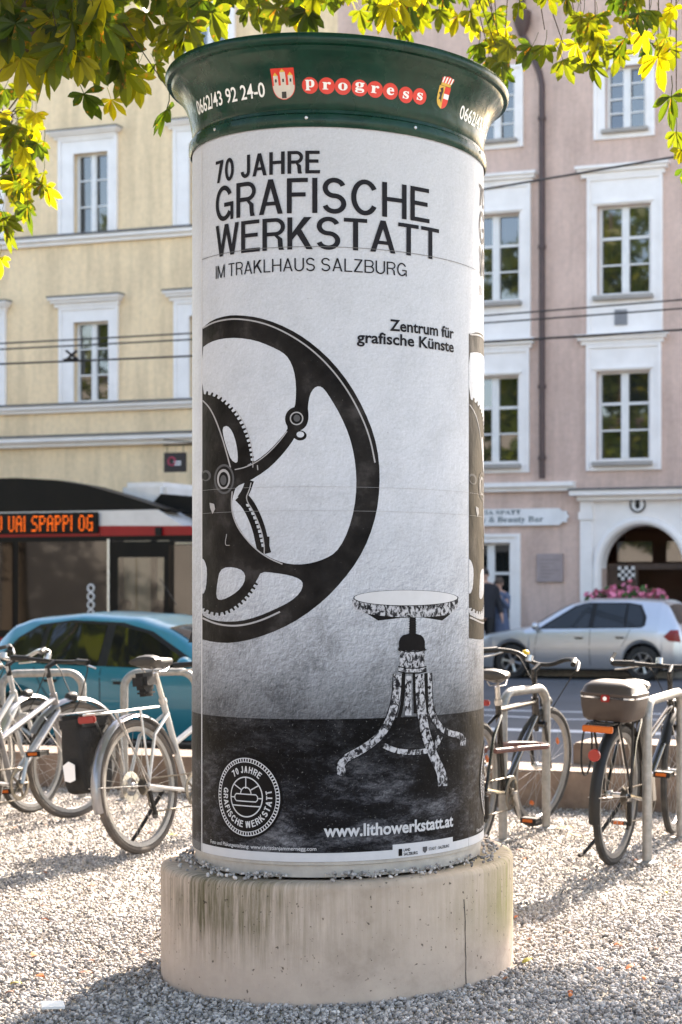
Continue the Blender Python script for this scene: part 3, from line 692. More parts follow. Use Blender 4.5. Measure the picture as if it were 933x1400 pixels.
tag(gm2.build('square_behind', gravelmat()), kind='structure')
# loose chips: real stones, denser near the plinth
def rocks(pos, size, seed, ico=True):
    rng = np.random.default_rng(seed); n = len(pos)
    ph = (1+5**.5)/2
    if ico:
        bv = np.array([(-1,ph,0),(1,ph,0),(-1,-ph,0),(1,-ph,0),(0,-1,ph),(0,1,ph),(0,-1,-ph),(0,1,-ph),(ph,0,-1),(ph,0,1),(-ph,0,-1),(-ph,0,1)])/1.9
        bf = np.array([(0,11,5),(0,5,1),(0,1,7),(0,7,10),(0,10,11),(1,5,9),(5,11,4),(11,10,2),(10,7,6),(7,1,8),(3,9,4),(3,4,2),(3,2,6),(3,6,8),(3,8,9),(4,9,5),(2,4,11),(6,2,10),(8,6,7),(9,8,1)])
    else:
        bv = np.array([(1,0,0),(-1,0,0),(0,1,0),(0,-1,0),(0,0,1),(0,0,-1.)]); bf = np.array([(0,2,4),(2,1,4),(1,3,4),(3,0,4),(2,0,5),(1,2,5),(3,1,5),(0,3,5)])
    nv = len(bv)
    V = bv[None]*(1+rng.uniform(-.28, .28, (n, nv, 1)))
    V = V*rng.uniform(.65, 1.25, (n, 1, 3))*np.array([1, 1, .72])
    q = rng.normal(size=(n, 4)); q[:, 1:3] *= .45; q /= np.linalg.norm(q, axis=1, keepdims=True)
    w, x, y, z = q.T
    Rm = np.stack([np.stack([1-2*(y*y+z*z), 2*(x*y-z*w), 2*(x*z+y*w)], 1), np.stack([2*(x*y+z*w), 1-2*(x*x+z*z), 2*(y*z-x*w)], 1), np.stack([2*(x*z-y*w), 2*(y*z+x*w), 1-2*(x*x+y*y)], 1)], 1)
    V = np.einsum('nij,nvj->nvi', Rm, V)*size[:, None, None]+pos[:, None, :]
    Fc = (bf[None]+(np.arange(n)*nv)[:, None, None]).reshape(-1)
    me = bpy.data.meshes.new('chips'); nf = n*len(bf)
    me.vertices.add(n*nv); me.vertices.foreach_set('co', V.reshape(-1).astype(np.float32))
    me.loops.add(nf*3); me.loops.foreach_set('vertex_index', Fc.astype(np.int32))
    me.polygons.add(nf); me.polygons.foreach_set('loop_start', np.arange(0, nf*3, 3, dtype=np.int32)); me.update(calc_edges=True)
    me.materials.append(M['stonechip']); return me
rng = np.random.default_rng(3)
def scatter(n, y0, y1, s0, s1, seed, ico, margin=.9):
    Y = rng.uniform(y0, y1, n); X = rng.uniform(0, 1, n)*(.43*Y+2*margin)-.392*Y-margin
    keep = ((X-XC)**2+(Y-YC)**2 > (RBASE+.004)**2)
    tt = (X-E0.x)*SN.x+(Y-E0.y)*SN.y; keep &= tt < -.01
    X, Y = X[keep], Y[keep]; sz = rng.uniform(0, 1, len(X))**2*(s1-s0)+s0
    return np.stack([X, Y, rng.uniform(-.006, .004, len(X))], 1), sz
pA, sA = scatter(70000, 4.3, 6.7, .0042, .0112, 1, True); pB, sB = scatter(84000, 6.6, 11.4, .005, .0105, 2, False)
tag(link('gravel', rocks(pA, sA, 5, True)), 'pale loose gravel in front of and around the plinth', 'gravel', kind='stuff')
tag(link('gravel', rocks(pB, sB, 6, False)), 'pale loose gravel under the parked bicycles', 'gravel', kind='stuff')
n = 560; aa = rng.uniform(0, 2*np.pi, n); rr = np.where(rng.uniform(0, 1, n) < .72, rng.uniform(.520, .567, n), rng.uniform(.54, .615, n))
keep = (np.sin(aa*2.3+1)+np.sin(aa*5.1)*.6 > -.9)|(np.cos(aa-PHI+math.pi*.9) > .6)
pp = np.stack([XC+rr*np.cos(aa), YC+rr*np.sin(aa), np.full(n, .402)+np.where(rr < .56, rng.uniform(0, .012, n), 0)], 1)[keep]
tag(link('plinth_gravel', rocks(pp, rng.uniform(.0045, .0085, len(pp)), 8, True)), 'dark gravel chips scattered on the plinth rim round the drum', 'gravel', kind='stuff')
# stone steps: two tiers of blocks
M['granite'] = mat('brown_step_stone', (.21, .15, .115), (.12, .082, .062), 7, .8, bmp=.5, bscale=45, bdist=.01, objrand=.15)
steps = empty('stone_steps', street(0, 0, 0), STR); tag(steps, kind='structure')
x = -9.0; k = 0
while x < 4.5:
    l = 1.25+.3*random.random(); MB().box((x+.004, 0, -.4), (x+l-.004, .43, .232+random.uniform(-.004, .004)), .012).build('stone_block', M['granite'], steps, True); x += l
x = -.46
while x < 4.5:
    l = 1.2+.3*random.random(); MB().box((x+.004, .40+.004, -.4), (x+l-.004, .80, .365+random.uniform(-.004, .004)), .012).build('stone_block', M['granite'], steps, True); x += l
def sheet(name, s0, s1, t0, t1, z, m): b = MB(); b.add([street(s0, t0, z), street(s1, t0, z), street(s1, t1, z), street(s0, t1, z)], [(0, 1, 2, 3)]); return b.build(name, m)
M['asphalt'] = mat('asphalt', (.085, .086, .092), (.065, .066, .07), .8, .9, bmp=.3, bscale=120, bdist=.004)
M['roadpaint'] = mat('road_paint', (.62, .62, .62), (.42, .42, .42), 2.5, .75)
tag(sheet('road', -120, 120, .5, 19.6, ROADZ, M['asphalt']), kind='structure')
rd = lambda px, py: gnd(px, py, ROADZ)
def tof(px, py): p = rd(px, py)-E0; return p.dot(SD), p.dot(SN)
for py, w in ((1004, .30), (976, .13)):
    s_, t_ = tof(860, py); tag(sheet('road_marking', -60, 60, t_, t_+w, ROADZ+.004, M['roadpaint']), 'long white painted line along the road, %s' % ('broad' if w > .2 else 'narrow'), 'road marking', kind='structure')
for i in range(-6, 8):                                # zigzag line
    s_, t_ = tof(860, 986); b = MB(); L2 = 1.9
    for q in (0, 1):
        a = (i*2*L2+q*L2, t_+(.0 if q == 0 else .45)); c = (a[0]+L2, t_+(.45 if q == 0 else 0.)); h_ = .06
        b.add([street(a[0], a[1]-h_, ROADZ+.005+.0006*q), street(c[0], c[1]-h_, ROADZ+.005+.0006*q), street(c[0], c[1]+h_, ROADZ+.005+.0006*q), street(a[0], a[1]+h_, ROADZ+.005+.0006*q)], [(0, 1, 2, 3)])
    tag(b.build('zigzag_marking', M['roadpaint']), 'white zigzag line painted on the road', 'road marking', 'zigzag road markings', 'structure')
pv = MB().box((-60, 19.6, -.6), (60, 26, -.155), .01)
tag(pv.build('pavement', mat('pavement_paving', (.30, .29, .28), (.24, .23, .22), 2, .85, bmp=.2), None, False, (E0.x, E0.y, 0), (0, 0, STR)), kind='structure')
kb = empty('kerb', (E0.x, E0.y, 0), STR); tag(kb, kind='structure')
ks = MB().box((0, 19.42, -.45), (.994, 19.597, -.15), .012).mesh('kerb_stone', mat('kerb_granite', (.42, .40, .38), (.3, .29, .28), 12, .8, objrand=.12), True)
for i in range(-24, 20): link('kerb_stone', ks, kb, (i*1.0, 0, 0))

# ------------------------------------------------------------------ the two town houses
FP = Plane(850, 32.5, STR)
fac = FP.uv
M['ochre'] = mat('yellow_render', (.87, .66, .415), (.80, .60, .375), .9, .9, bmp=.5, bscale=30, bdist=.02, streak=.16)
M['rose'] = mat('pink_render', (.66, .48, .40), (.58, .415, .345), 1.1, .9, bmp=.55, bscale=26, bdist=.02, streak=.16)
M['flash'] = mat('lead_flashing', (.09, .09, .095), (.13, .13, .13), 4, .6)
M['sash'] = mat('window_paint', (.74, .73, .71), (.66, .65, .63), 5, .5)
M['pane'] = mat('window_glass', (.010, .012, .012), (.02, .022, .02), 2, .03, ior=2.1, rvar=.01)
M['curtain'] = mat('curtain_cloth', (.55, .54, .50), (.4, .39, .36), 8, .9)
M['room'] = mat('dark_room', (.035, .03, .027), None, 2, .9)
def facade(name, label, s0, s1, z1, openings, wallmat, rise):
    root = empty(name, FP.p+Vector((0, 0, 0)), STR); tag(root, label, 'building')
    xs = sorted({s0, s1}|{o[0] for o in openings}|{o[1] for o in openings}); zs_ = sorted({-.3, z1}|{o[2] for o in openings}|{o[3] for o in openings})
    b = MB(); ins = lambda x, z: any(o[0] < x < o[1] and o[2] < z < o[3] for o in openings)
    for i in range(len(xs)-1):
        for j in range(len(zs_)-1):
            if ins((xs[i]+xs[i+1])/2, (zs_[j]+zs_[j+1])/2): continue
            b.add([(xs[i], 0, zs_[j]), (xs[i+1], 0, zs_[j]), (xs[i+1], 0, zs_[j+1]), (xs[i], 0, zs_[j+1])], [(0, 1, 2, 3)])
    for (a, c, d, e) in openings:
        D_ = .34
        b.add([(a, 0, d), (a, D_, d), (a, D_, e), (a, 0, e)], [(3, 2, 1, 0)]); b.add([(c, 0, d), (c, D_, d), (c, D_, e), (c, 0, e)], [(0, 1, 2, 3)])
        b.add([(a, 0, d), (c, 0, d), (c, D_, d), (a, D_, d)], [(0, 1, 2, 3)]); b.add([(a, 0, e), (c, 0, e), (c, D_, e), (a, D_, e)], [(3, 2, 1, 0)])
    b.add([(s0, 0, -.3), (s0, 11, -.3), (s0, 11, z1), (s0, 0, z1)], [(0, 1, 2, 3)]); b.add([(s1, 0, -.3), (s1, 11, -.3), (s1, 11, z1), (s1, 0, z1)], [(3, 2, 1, 0)])
    b.add([(s0, 11, -.3), (s1, 11, -.3), (s1, 11, z1), (s0, 11, z1)], [(3, 2, 1, 0)])
    b.build('wall', wallmat, root)
    # eaves and roof
    MB().box((s0-.1, -.55, z1), (s1+.1, .02, z1+.30), .05).build('cornice', M['white_trim'], root)
    rf = MB(); rf.add([(s0, -.6, z1+.30), (s1, -.6, z1+.30), (s1, 5.5, z1+rise), (s0, 5.5, z1+rise), (s0, 11.6, z1+.30), (s1, 11.6, z1+.30)], [(0, 1, 2, 3), (3, 2, 5, 4), (0, 3, 4), (1, 5, 2)])
    rf.build('roof', mat('roof_tiles', (.16, .10, .08), (.12, .08, .07), 3, .8), root)
    return root
def casement(root, a, c, d, e, style):
    """a two-leaf sash window set back in its opening: frame (part) with panes, room box behind"""
    y = .13; w = c-a; h = e-d; fr = .045; mid = (a+c)/2; hm = .038 if style == 'yellow' else .05; sw = .028
    f = MB()
    f.box((a, y-.03, d), (a+fr, y+.04, e)); f.box((c-fr, y-.03, d), (c, y+.04, e)); f.box((a+fr, y-.03, d), (c-fr, y+.04, d+fr)); f.box((a+fr, y-.03, e-fr), (c-fr, y+.04, e)); f.box((mid-hm, y-.05, d+fr), (mid+hm, y+.03, e-fr))
    bars = {'yellow': (.34, .67), 'pink': (.34, .64), 'top': (.27, .5, .74)}[style]
    for k in bars:
        z = d+h*k; t_ = .055 if (style == 'pink' and k > .5) else .032
        f.box((a+fr, y-.02, z-t_/2), (mid-hm, y+.02, z+t_/2)); f.box((mid+hm, y-.02, z-t_/2), (c-fr, y+.02, z+t_/2))
    for q0, q1 in ((a+fr, mid-hm), (mid+hm, c-fr)):  # leaf stiles
        f.box((q0, y-.045, d+fr), (q0+sw, y+.005, e-fr)); f.box((q1-sw, y-.045, d+fr), (q1, y+.005, e-fr))
    win = f.build('window', M['sash'], root)
    kz = [d+fr]+[d+h*k for k in bars]+[e-fr]
    for q0, q1 in ((a+fr, mid-hm), (mid+hm, c-fr)):
        for z0, z1 in zip(kz, kz[1:]):
            p = MB(); tl = random.uniform(-.012, .012); tz = random.uniform(-.012, .012); yy = y+.012
            p.add([(q0+.02, yy-tl, z0), (q1-.02, yy+tl, z0), (q1-.02, yy+tl+tz, z1), (q0+.02, yy-tl+tz, z1)], [(0, 1, 2, 3)]); p.build('pane', M['pane'], win)
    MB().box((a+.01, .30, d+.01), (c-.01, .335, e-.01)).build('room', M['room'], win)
    cw = random.choice((.10, .17, .17, .24, .32))
    if random.random() < .3: bl = random.uniform(.2, .5); MB().box((a+.03, .19, e-.02-h*bl), (c-.03, .20, e-.02)).build('blind', M['curtain'], win)
    cu = MB()                                          # pleated curtains either side
    for q0, q1 in ((a+.05, a+.05+w*cw), (c-.05-w*cw, c-.05)):
        nn = 14; vv = [(q0+(q1-q0)*i/nn, .24+.02*math.sin(i*2.2), z) for z in (d+.03, e-.03) for i in range(nn+1)]
        cu.add(vv, [(i, i+1, nn+2+i, nn+1+i) for i in range(nn)])
    cu.build('curtain', M['curtain'], win)
    return win
def surround(root, a, c, d, e, oa, oc, od, oe, proud=.05):
    """flat plaster frame round an opening (oa..oe outside, a..e inside), with an inner fillet"""
    s_ = MB(); p = -proud
    for (x0, x1, z0, z1) in ((oa, a, od, oe), (c, oc, od, oe), (a, c, e, oe), (a, c, od, d)):
        if x1-x0 > .003 and z1-z0 > .003: s_.box((x0, p, z0), (x1, -.002, z1))
    o = s_.build('window_surround', M['white_trim'], root)
    g = .07; s2 = MB(); p2 = p-.03
    if (a-oa) > .2:
        for (x0, x1, z0, z1) in ((oa, oa+g, od, oe), (oc-g, oc, od, oe), (oa+g, oc-g, oe-g, oe)): s2.box((x0, p2, z0), (x1, p-.001, z1))
        s2.build('surround_moulding', M['white_trim'], o)
    return o
def hood(root, x0, x1, z0, z1, proud=.22, flash=True):
    b = MB(); h = z1-z0
    b.box((x0+.10, -proud*.45, z0), (x1-.10, -.003, z0+h*.4)); b.box((x0+.04, -proud*.75, z0+h*.4), (x1-.04, -.003, z0+h*.7)); b.box((x0, -proud, z0+h*.7), (x1, -.003, z1-.012))
    o = b.build('window_hood', M['white_trim'], root)
    if flash: MB().box((x0-.015, -proud-.02, z1-.012), (x1+.015, 0, z1+.02)).build('flashing', M['flash'], o)
def pr(x0, y0, x1, y1):                                # photo rectangle to metres on the facade
    xm, ym = (x0+x1)/2, (y0+y1)/2
    return fac(x0, ym)[0], fac(x1, ym)[0], fac(xm, y1)[1], fac(xm, y0)[1]
# yellow house
SB = fac(462, 500)[0]
gy = {'mid': (pr(102, 440, 150, 549), pr(83, 419, 163, 553), pr(73, 406, 170, 419)), 'top': (pr(102, 209, 149, 318), pr(82, 188, 162, 321), pr(72, 179, 167, 189))}
pitch = fac(246+35, 480)[0]-fac(122, 480)[0]
gy['attic'] = tuple(tuple(v+(3.75 if i > 1 else 0) for i, v in enumerate(r_)) for r_ in gy['top'])
cols = [-2*pitch, -pitch, 0, pitch, 2*pitch]
cols = [c for c in cols if gy['mid'][0][1]+c < SB-.5]
ops = []
for row in gy.values():
    for c_ in cols: a, c, d, e = row[0]; ops.append((a+c_, c+c_, d, e))
yh = facade('yellow_house', 'pale yellow rendered town house with white framed windows behind the bus', fac(-330, 500)[0], SB, 15.8, ops, M['ochre'], 4.0)
for row in gy.values():
    for c_ in cols:
        (a, c, d, e), (oa, oc, od, oe), (ha, hc, hd, he) = row
        casement(yh, a+c_, c+c_, d, e, 'yellow'); surround(yh, a+c_, c+c_, d, e, oa+c_, oc+c_, d-.02, oe); hood(yh, ha+c_, hc+c_, hd, he)
def ledge(root, s0, s1, py0, py1, px, proud, fl=True):
    z1 = fac(px, py0)[1]; z0 = fac(px, py1)[1]; h = z1-z0
    b = MB(); b.box((s0, -proud*.5, z0), (s1, -.004, z0+h*.5)); b.box((s0, -proud, z0+h*.5), (s1, -.004, z1-.01)); o = b.build('ledge', M['white_trim'], root)
    if fl: MB().box((s0, -proud-.03, z1-.01), (s1, 0, z1+.035)).build('flashing', M['flash'], o)
S0 = fac(-330, 500)[0]
ledge(yh, S0, SB-.02, 322, 333, 122, .16); ledge(yh, S0, SB-.02, 553, 563, 122, .16); ledge(yh, S0, SB-.02, 597, 610, 122, .26)
for c_ in cols:                                        # shop openings low down, mostly behind the bus
    a = gy['mid'][0][0]+c_
    o = MB().box((a-.5, -.03, -.15), (a+1.3, -.004, 2.35)).build('shop_front', M['glassdark'], yh)
# pink house
gp = {'low': (pr(816, 507, 890, 629), pr(803, 470, 905, 643), pr(790, 456, 915, 470)), 'mid': (pr(817, 280, 891, 402), pr(804, 240, 907, 468), pr(790, 225, 917, 241))}
gt = (pr(828, 90, 884, 175), pr(813, 74, 896, 189))
pp2 = gp['low'][1][1]-fac(725, 560)[0]
pcols = [pp2, 0, -pp2, -2*pp2]
SE = fac(1330, 500)[0]
ops = []
for row in (gp['low'], gp['mid'], gt):
    for c_ in pcols: a, c, d, e = row[0]; ops.append((a+c_, c+c_, d, e))
gate = pr(823, 718, 936, 900); gate = (gate[0], gate[1], -.155, gate[3])
shop = pr(640, 742, 699, 880); ops += [(gate[0], gate[1], gate[2], gate[3]), (shop[0], shop[1], .55, shop[3])]
ph_ = facade('pink_house', 'dusty pink rendered town house with arched doorway and brown downpipe', SB, SE, 14.3, ops, M['rose'], 4.0)
for row, st in ((gp['low'], 'pink'), (gp['mid'], 'pink')):
    for c_ in pcols:
        (a, c, d, e), (oa, oc, od, oe), (ha, hc, hd, he) = row
        casement(ph_, a+c_, c+c_, d, e, st); surround(ph_, a+c_, c+c_, d, e, oa+c_, oc+c_, od, oe-.002, .05); hood(ph_, ha+c_, hc+c_, hd, he, .2, False)
        MB().box((a-.06+c_, -.16, d-.12), (c+.06+c_, -.052, d-.03), .01).build('window_sill', mat('sill_stone', (.36, .33, .30), None, 5, .8), ph_)
        MB().box((a-.05+c_, -.09, e+.03), (c+.05+c_, -.052, e+.07)).build('head_bead', M['white_trim'], ph_)
for c_ in pcols:
    (a, c, d, e), (oa, oc, od, oe) = gt
    casement(ph_, a+c_, c+c_, d, e, 'top'); surround(ph_, a+c_, c+c_, d, e, oa+c_, oc+c_, od, oe, .04)
    MB().box((a-.06+c_, -.13, d-.10), (c+.06+c_, -.042, d-.02), .01).build('window_sill', mat('sill_stone', (.36, .33, .30), None, 5, .8), ph_)
va = pr(842, 424, 859, 445); MB().box((va[0], -.08, va[2]), (va[1], -.052, va[3])).build('vent_grille', mat('grey_vent', (.22, .22, .23), None, 9, .6), ph_)
z0 = fac(720, 672)[1]; z1 = fac(720, 660)[1]; xr = fac(788, 666)[0]
b = MB(); b.box((SB+.02, -.10, z0), (xr, -.004, (z0+z1)/2)); b.box((SB+.02, -.18, (z0+z1)/2), (xr, -.004, z1)); b.build('ledge', M['white_trim'], ph_)
# doorway: cornice, pilasters, arch
z0 = fac(870, 690)[1]; z1 = fac(870, 669)[1]; xl = fac(786, 680)[0]; xr2 = fac(968, 680)[0]
b = MB(); b.box((xl+.12, -.22, z1-.22), (xr2-.12, -.004, z1-.12)); b.box((xl, -.36, z1-.12), (xr2, -.004, z1-.02)); o = b.build('door_cornice', M['white_trim'], ph_); MB().box((xl-.02, -.39, z1-.02), (xr2+.02, 0, z1+.02)).build('flashing', M['flash'], o)
gx0, gx1, gz0, gz1 = gate; rad = (gx1-gx0)/2; gcx = (gx0+gx1)/2; spr = gz1-rad; px0 = fac(796, 760)[0]; px1 = 2*gcx-px0
arch = MB(); out = [(px0, -.155), (px0, z1-.225), (px1, z1-.225), (px1, -.155), (gx1, -.155), (gx1, spr)]+[(gcx+rad*math.cos(R(a)), spr+rad*math.sin(R(a))) for a in range(8, 180, 8)]+[(gx0, spr), (gx0, -.155)]
arch.prism(out, -.06, -.003); arch.build('door_surround', M['white_trim'], ph_)
av = MB(); pts = [(gx0-.09, 0, -.15), (gx0-.09, 0, spr)]+[(gcx-(rad+.09)*math.cos(R(a)), 0, spr+(rad+.09)*math.sin(R(a))) for a in range(6, 180, 6)]+[(gx1+.09, 0, spr), (gx1+.09, 0, -.15)]
for q0, q1 in zip(pts, pts[1:]): pass
av.tube([(p[0], -.075, p[2]) for p in pts], .085, 8); av.build('arch_moulding', M['white_trim'], ph_, True)
for xx in (px0, px1-.26):
    pl_ = MB().box((xx, -.13, -.15), (xx+.26, -.062, z1-.60)); pl_.box((xx-.03, -.16, z1-.60), (xx+.29, -.062, z1-.45)); pl_.box((xx, -.13, z1-.45), (xx+.26, -.062, z1-.225)); pl_.build('pilaster', M['white_trim'], ph_)
spx = MB(); 
for side in (-1, 1):                                   # wall corners above the arch inside the square opening
    c_ = [(gcx+side*rad, gz1+.001), (gcx, gz1+.001)]+[(gcx+side*rad*math.sin(R(a)), spr+rad*math.cos(R(a))) for a in range(0, 91, 9)]
    spx.prism(c_, 0.0, .3)
spx.build('arch_spandrel', M['white_trim'], ph_)
M['doorwood'] = mat('brown_door_wood', (.075, .045, .032), (.05, .03, .022), 6, .5, bmp=.2)
dr = empty('doorway', (0, 0, 0), 0, ph_)
MB().box((gx0, 1.6, -.15), (gx1, 1.65, gz1)).build('passage', mat('passage_wall', (.12, .06, .035), None, 2, .8), dr)
MB().box((gx0, .36, spr-.02), (gx1, .46, spr+.10)).build('transom', M['doorwood'], dr)
lf = MB().box((gx0, .38, -.15), (gcx-.22, .44, spr-.02)).build('door_leaf', M['doorwood'], dr)
wx0, wx1, wz0, wz1 = pr(838, 774, 861, 793)
MB().box((wx0, .352, wz0), (wx1, .378, wz1)).build('door_light', M['white'], dr)
for i in range(5):
    for j in range(4):
        if (i+j) % 2: continue
        sx, sz_ = (wx1-wx0)/5, (wz1-wz0)/4; MB().box((wx0+i*sx, .346, wz0+j*sz_), (wx0+(i+1)*sx, .351, wz0+(j+1)*sz_)).build('door_lattice', M['black'], dr)
for k in range(3): MB().box((gx0+.12, .36, -.05+k*.62), (gcx-.34, .379, .40+k*.62), .01).build('door_panel', M['doorwood'], dr) if k != 2 else None
fl = MB()
for k in range(2): MB().box((gx0+.2+k*1.05, .40, spr+.14), (gx0+.95+k*.9, .42, spr+.55)).build('fanlight', M['pane'], dr)
mx, mz = fac(874, 690); MB().lathe([(0, -.10), (.14, -.10), (.155, -.085), (.155, -.062)], 28, (mx, 0, mz), 'y').build('medallion', M['white'], ph_, True)
md = bpy.data.objects[[o.name for o in ph_.children if o.name.startswith('medallion')][0]]
MB().ring((mx, -.10, mz), .15, .018, 32, 6).build('medallion_rim', M['black'], md, True); MB().ell((mx, -.11, mz-.01), .05, .015, .08).build('medallion_emblem', M['black'], md, True); MB().box((mx-.05, -.115, mz+.05), (mx+.05, -.10, mz+.10), .01).build('medallion_crown', M['black'], md)
# downpipe with hopper
dx = fac(745, 400)[0]; zt = fac(745, 95)[1]; zbm = fac(745, 655)[1]; hx, hz = fac(718, 30)
M['pipe'] = mat('brown_downpipe', (.085, .05, .045), (.06, .036, .033), 4, .5)
b = MB(); b.tube([(dx, -.16, zbm), (dx, -.16, zt-.35), (dx-.05, -.16, zt-.12), (hx+.1, -.16, hz-.48), (hx, -.16, hz-.30), (hx, -.16, 14.0)], .065, 10); o = b.build('downpipe', M['pipe'], ph_, True)
MB().lathe([(.07, hz-.35), (.17, hz-.1), (.19, hz+.15), (.10, hz+.18)], 14, (hx, -.17, 0)).build('hopper', M['pipe'], o, True)
for py in (165, 340, 530, 627): zq = fac(745, py)[1]; MB().lathe([(.085, zq-.04), (.09, zq), (.085, zq+.04)], 12, (dx, -.16, 0)).build('pipe_bracket', M['pipe'], o, True)
# shop window, sign board, plaque
casement(ph_, shop[0], shop[1], .55, shop[3], 'pink'); surround(ph_, shop[0], shop[1], .55, shop[3], shop[0]-.24, shop[1]+.22, .3, shop[3]+.18, .05)
sx0, sx1, sz0, sz1 = pr(600, 696, 780, 719)
sgn = MB(); e_ = .12; sgn.prism([(sx0, sz0), (sx1-.22, sz0), (sx1-.16, sz0+.06), (sx1-.05, sz0+.06), (sx1-.05, sz0+e_), (sx1, (sz0+sz1)/2), (sx1-.05, sz1-e_), (sx1-.05, sz1-.06), (sx1-.16, sz1-.06), (sx1-.22, sz1), (sx0, sz1)], -.075, -.035)
sg = sgn.build('shop_sign', M['white'], None, False, FP.p, (0, 0, STR)); tag(sg, 'white painted shop sign board with shaped end on the pink house', 'sign')
def letter_flat(text, x0, x1, z, h, y, m, parent, off=0, serif=False, name='sign_lettering'):
    bm, w = font_bm(text, off, serif)
    for v in bm.verts: v.co = Vector((x0+v.co.x*(x1-x0)/w, y, z+v.co.y*h/.7))
    return MB().bm(bm).build(name, m, parent)
M['teal'] = mat('sign_grey_green', (.09, .13, .14), None, 9, .6)
zz = sz0; a_ = fac(650, 703)[0]; b__ = fac(714, 703)[0]
letter_flat('PHIA SPATT', a_, b__, zz+.235, .085, -.079, M['teal'], sg, .01, True)
letter_flat('y & Beauty Bar', fac(661, 712)[0], fac(745, 712)[0], zz+.075, .115, -.079, M['teal'], sg, .005, True)
q = pr(735, 757, 771, 796); o = MB().box((q[0], -.05, q[2]), (q[1], -.003, q[3]), .01).build('wall_plaque', mat('plaque_stone', (.36, .29, .28), (.3, .24, .235), 5, .5), None, False, FP.p, (0, 0, STR)); tag(o, 'square stone plaque with faint lines on the pink wall', 'plaque')
b = MB()
for k in range(6): b.box((q[0]+.08, -.054, q[3]-.14-k*.07), (q[1]-.08-.1*(k % 3), -.0505, q[3]-.12-k*.07))
b.build('plaque_lines', mat('plaque_engraving', (.26, .21, .2), None, 8, .6), o)
# hanging sign on the yellow house
hs = empty('hanging_sign', FP.p, STR); tag(hs, 'dark square hanging sign with pink ring on a wall bracket', 'sign')
HP = Plane(238, 34.2, STR); q0 = HP.uv(224, 619); q1 = HP.uv(254, 645)
hs.location = HP.p
M['signdark'] = mat('sign_dark_brown', (.03, .022, .022), None, 5, .5); M['pinkpaint'] = mat('sign_pink', (.55, .05, .1), None, 5, .5)
pnl = MB().box((q0[0], 0, q1[1]), (q1[0], .05, q0[1]), .008).build('sign_panel', M['signdark'], hs)
cxs = q0[0]+(q1[0]-q0[0])*.38; czs = (q0[1]+q1[1])/2; MB().ring((cxs, -.006, czs+.02), .085, .015, 20, 5).build('sign_ring', M['pinkpaint'], pnl)
for k in range(2): MB().box((cxs+.05, -.008, czs-.10-k*.055+.09), (cxs+.22, -.002, czs-.065-k*.055+.09)).build('sign_mark', M['white'], pnl)
b = MB(); zt = q0[1]+.16
for xx in (q0[0]+.07, q1[0]-.07): b.tube([(xx, .025, q0[1]), (xx, .025, zt)], .008, 5)
b.tube([(q0[0]-.02, .025, zt), (q1[0]+.35, .025, zt)], .018, 6); b.tube([(q0[0]-.02, .025, zt+.12), (q1[0]+.35, .025, zt+.03)], .012, 6); b.tube([(q1[0]+.35, .025, zt), (q1[0]+.5, 2.2, zt)], .018, 6); b.build('bracket', M['black'], hs)
# ------------------------------------------------------------------ bicycles and stands
def wheel(parent, cx, xf, tyrem, disc=False, r=.345, nsp=28, reflect=None, sprocket=False):
    w = MB().lathe([(.012, -.055), (.016, -.05), (.024, -.032), (.024, -.028), (.014, -.024), (.014, .024), (.024, .028), (.024, .032), (.016, .05), (.012, .055)], 12, (cx, 0, r+.0), 'y').xf(xf).build('wheel', M['steel'], parent, True)
    MB().ring((cx, 0, r), r-.019, .019, 64, 8).xf(xf).build('tyre', tyrem, w, True)
    MB().lathe([(r-.058, -.010), (r-.036, -.0125), (r-.036, .0125), (r-.058, .010), (r-.062, 0), (r-.058, -.010)], 64, (cx, 0, r), 'y').xf(xf).build('rim', M['rim'], w, True)
    sp = MB()
    for k in range(nsp):
        a = 2*math.pi*k/nsp; s = 1 if k % 2 else -1; b = a+(.55 if (k//2) % 2 else -.55)
        sp.tube([(cx+.024*math.cos(b), s*.029, r+.024*math.sin(b)), (cx+(r-.06)*math.cos(a), s*.003, r+(r-.06)*math.sin(a))], .0010, 4, cap=False)
    sp.xf(xf).build('spokes', M['spoke'], w)
    if disc:
        MB().lathe([(.048, .041), (.08, .041), (.08, .043), (.048, .043), (.048, .041)], 28, (cx, 0, r), 'y').xf(xf).build('brake_disc', M['steel'], w, True)
    for a in (reflect or []):
        a = R(a); MB().box((-.022, -.006, -.011), (.022, .006, .011), .004).xf(xf @ Matrix.Translation((cx+r*.62*math.cos(a), 0, r+r*.62*math.sin(a))) @ Matrix.Rotation(-a+math.pi/2, 4, 'Y')).build('spoke_reflector', M['orange'], w)
    return w
def bow(path, n=8):                                    # rounded polyline
    P = [Vector(p) for p in path]; out = [P[0]]
    for i in range(1, len(P)-1):
        a, b, c = P[i-1], P[i], P[i+1]; d = min((a-b).length, (c-b).length)*.45
        p0 = b+(a-b).normalized()*d; p2 = b+(c-b).normalized()*d
        for k in range(n+1): t = k/n; out.append(p0*(1-t)**2+b*2*t*(1-t)+p2*t*t)
    return out+[P[-1]]
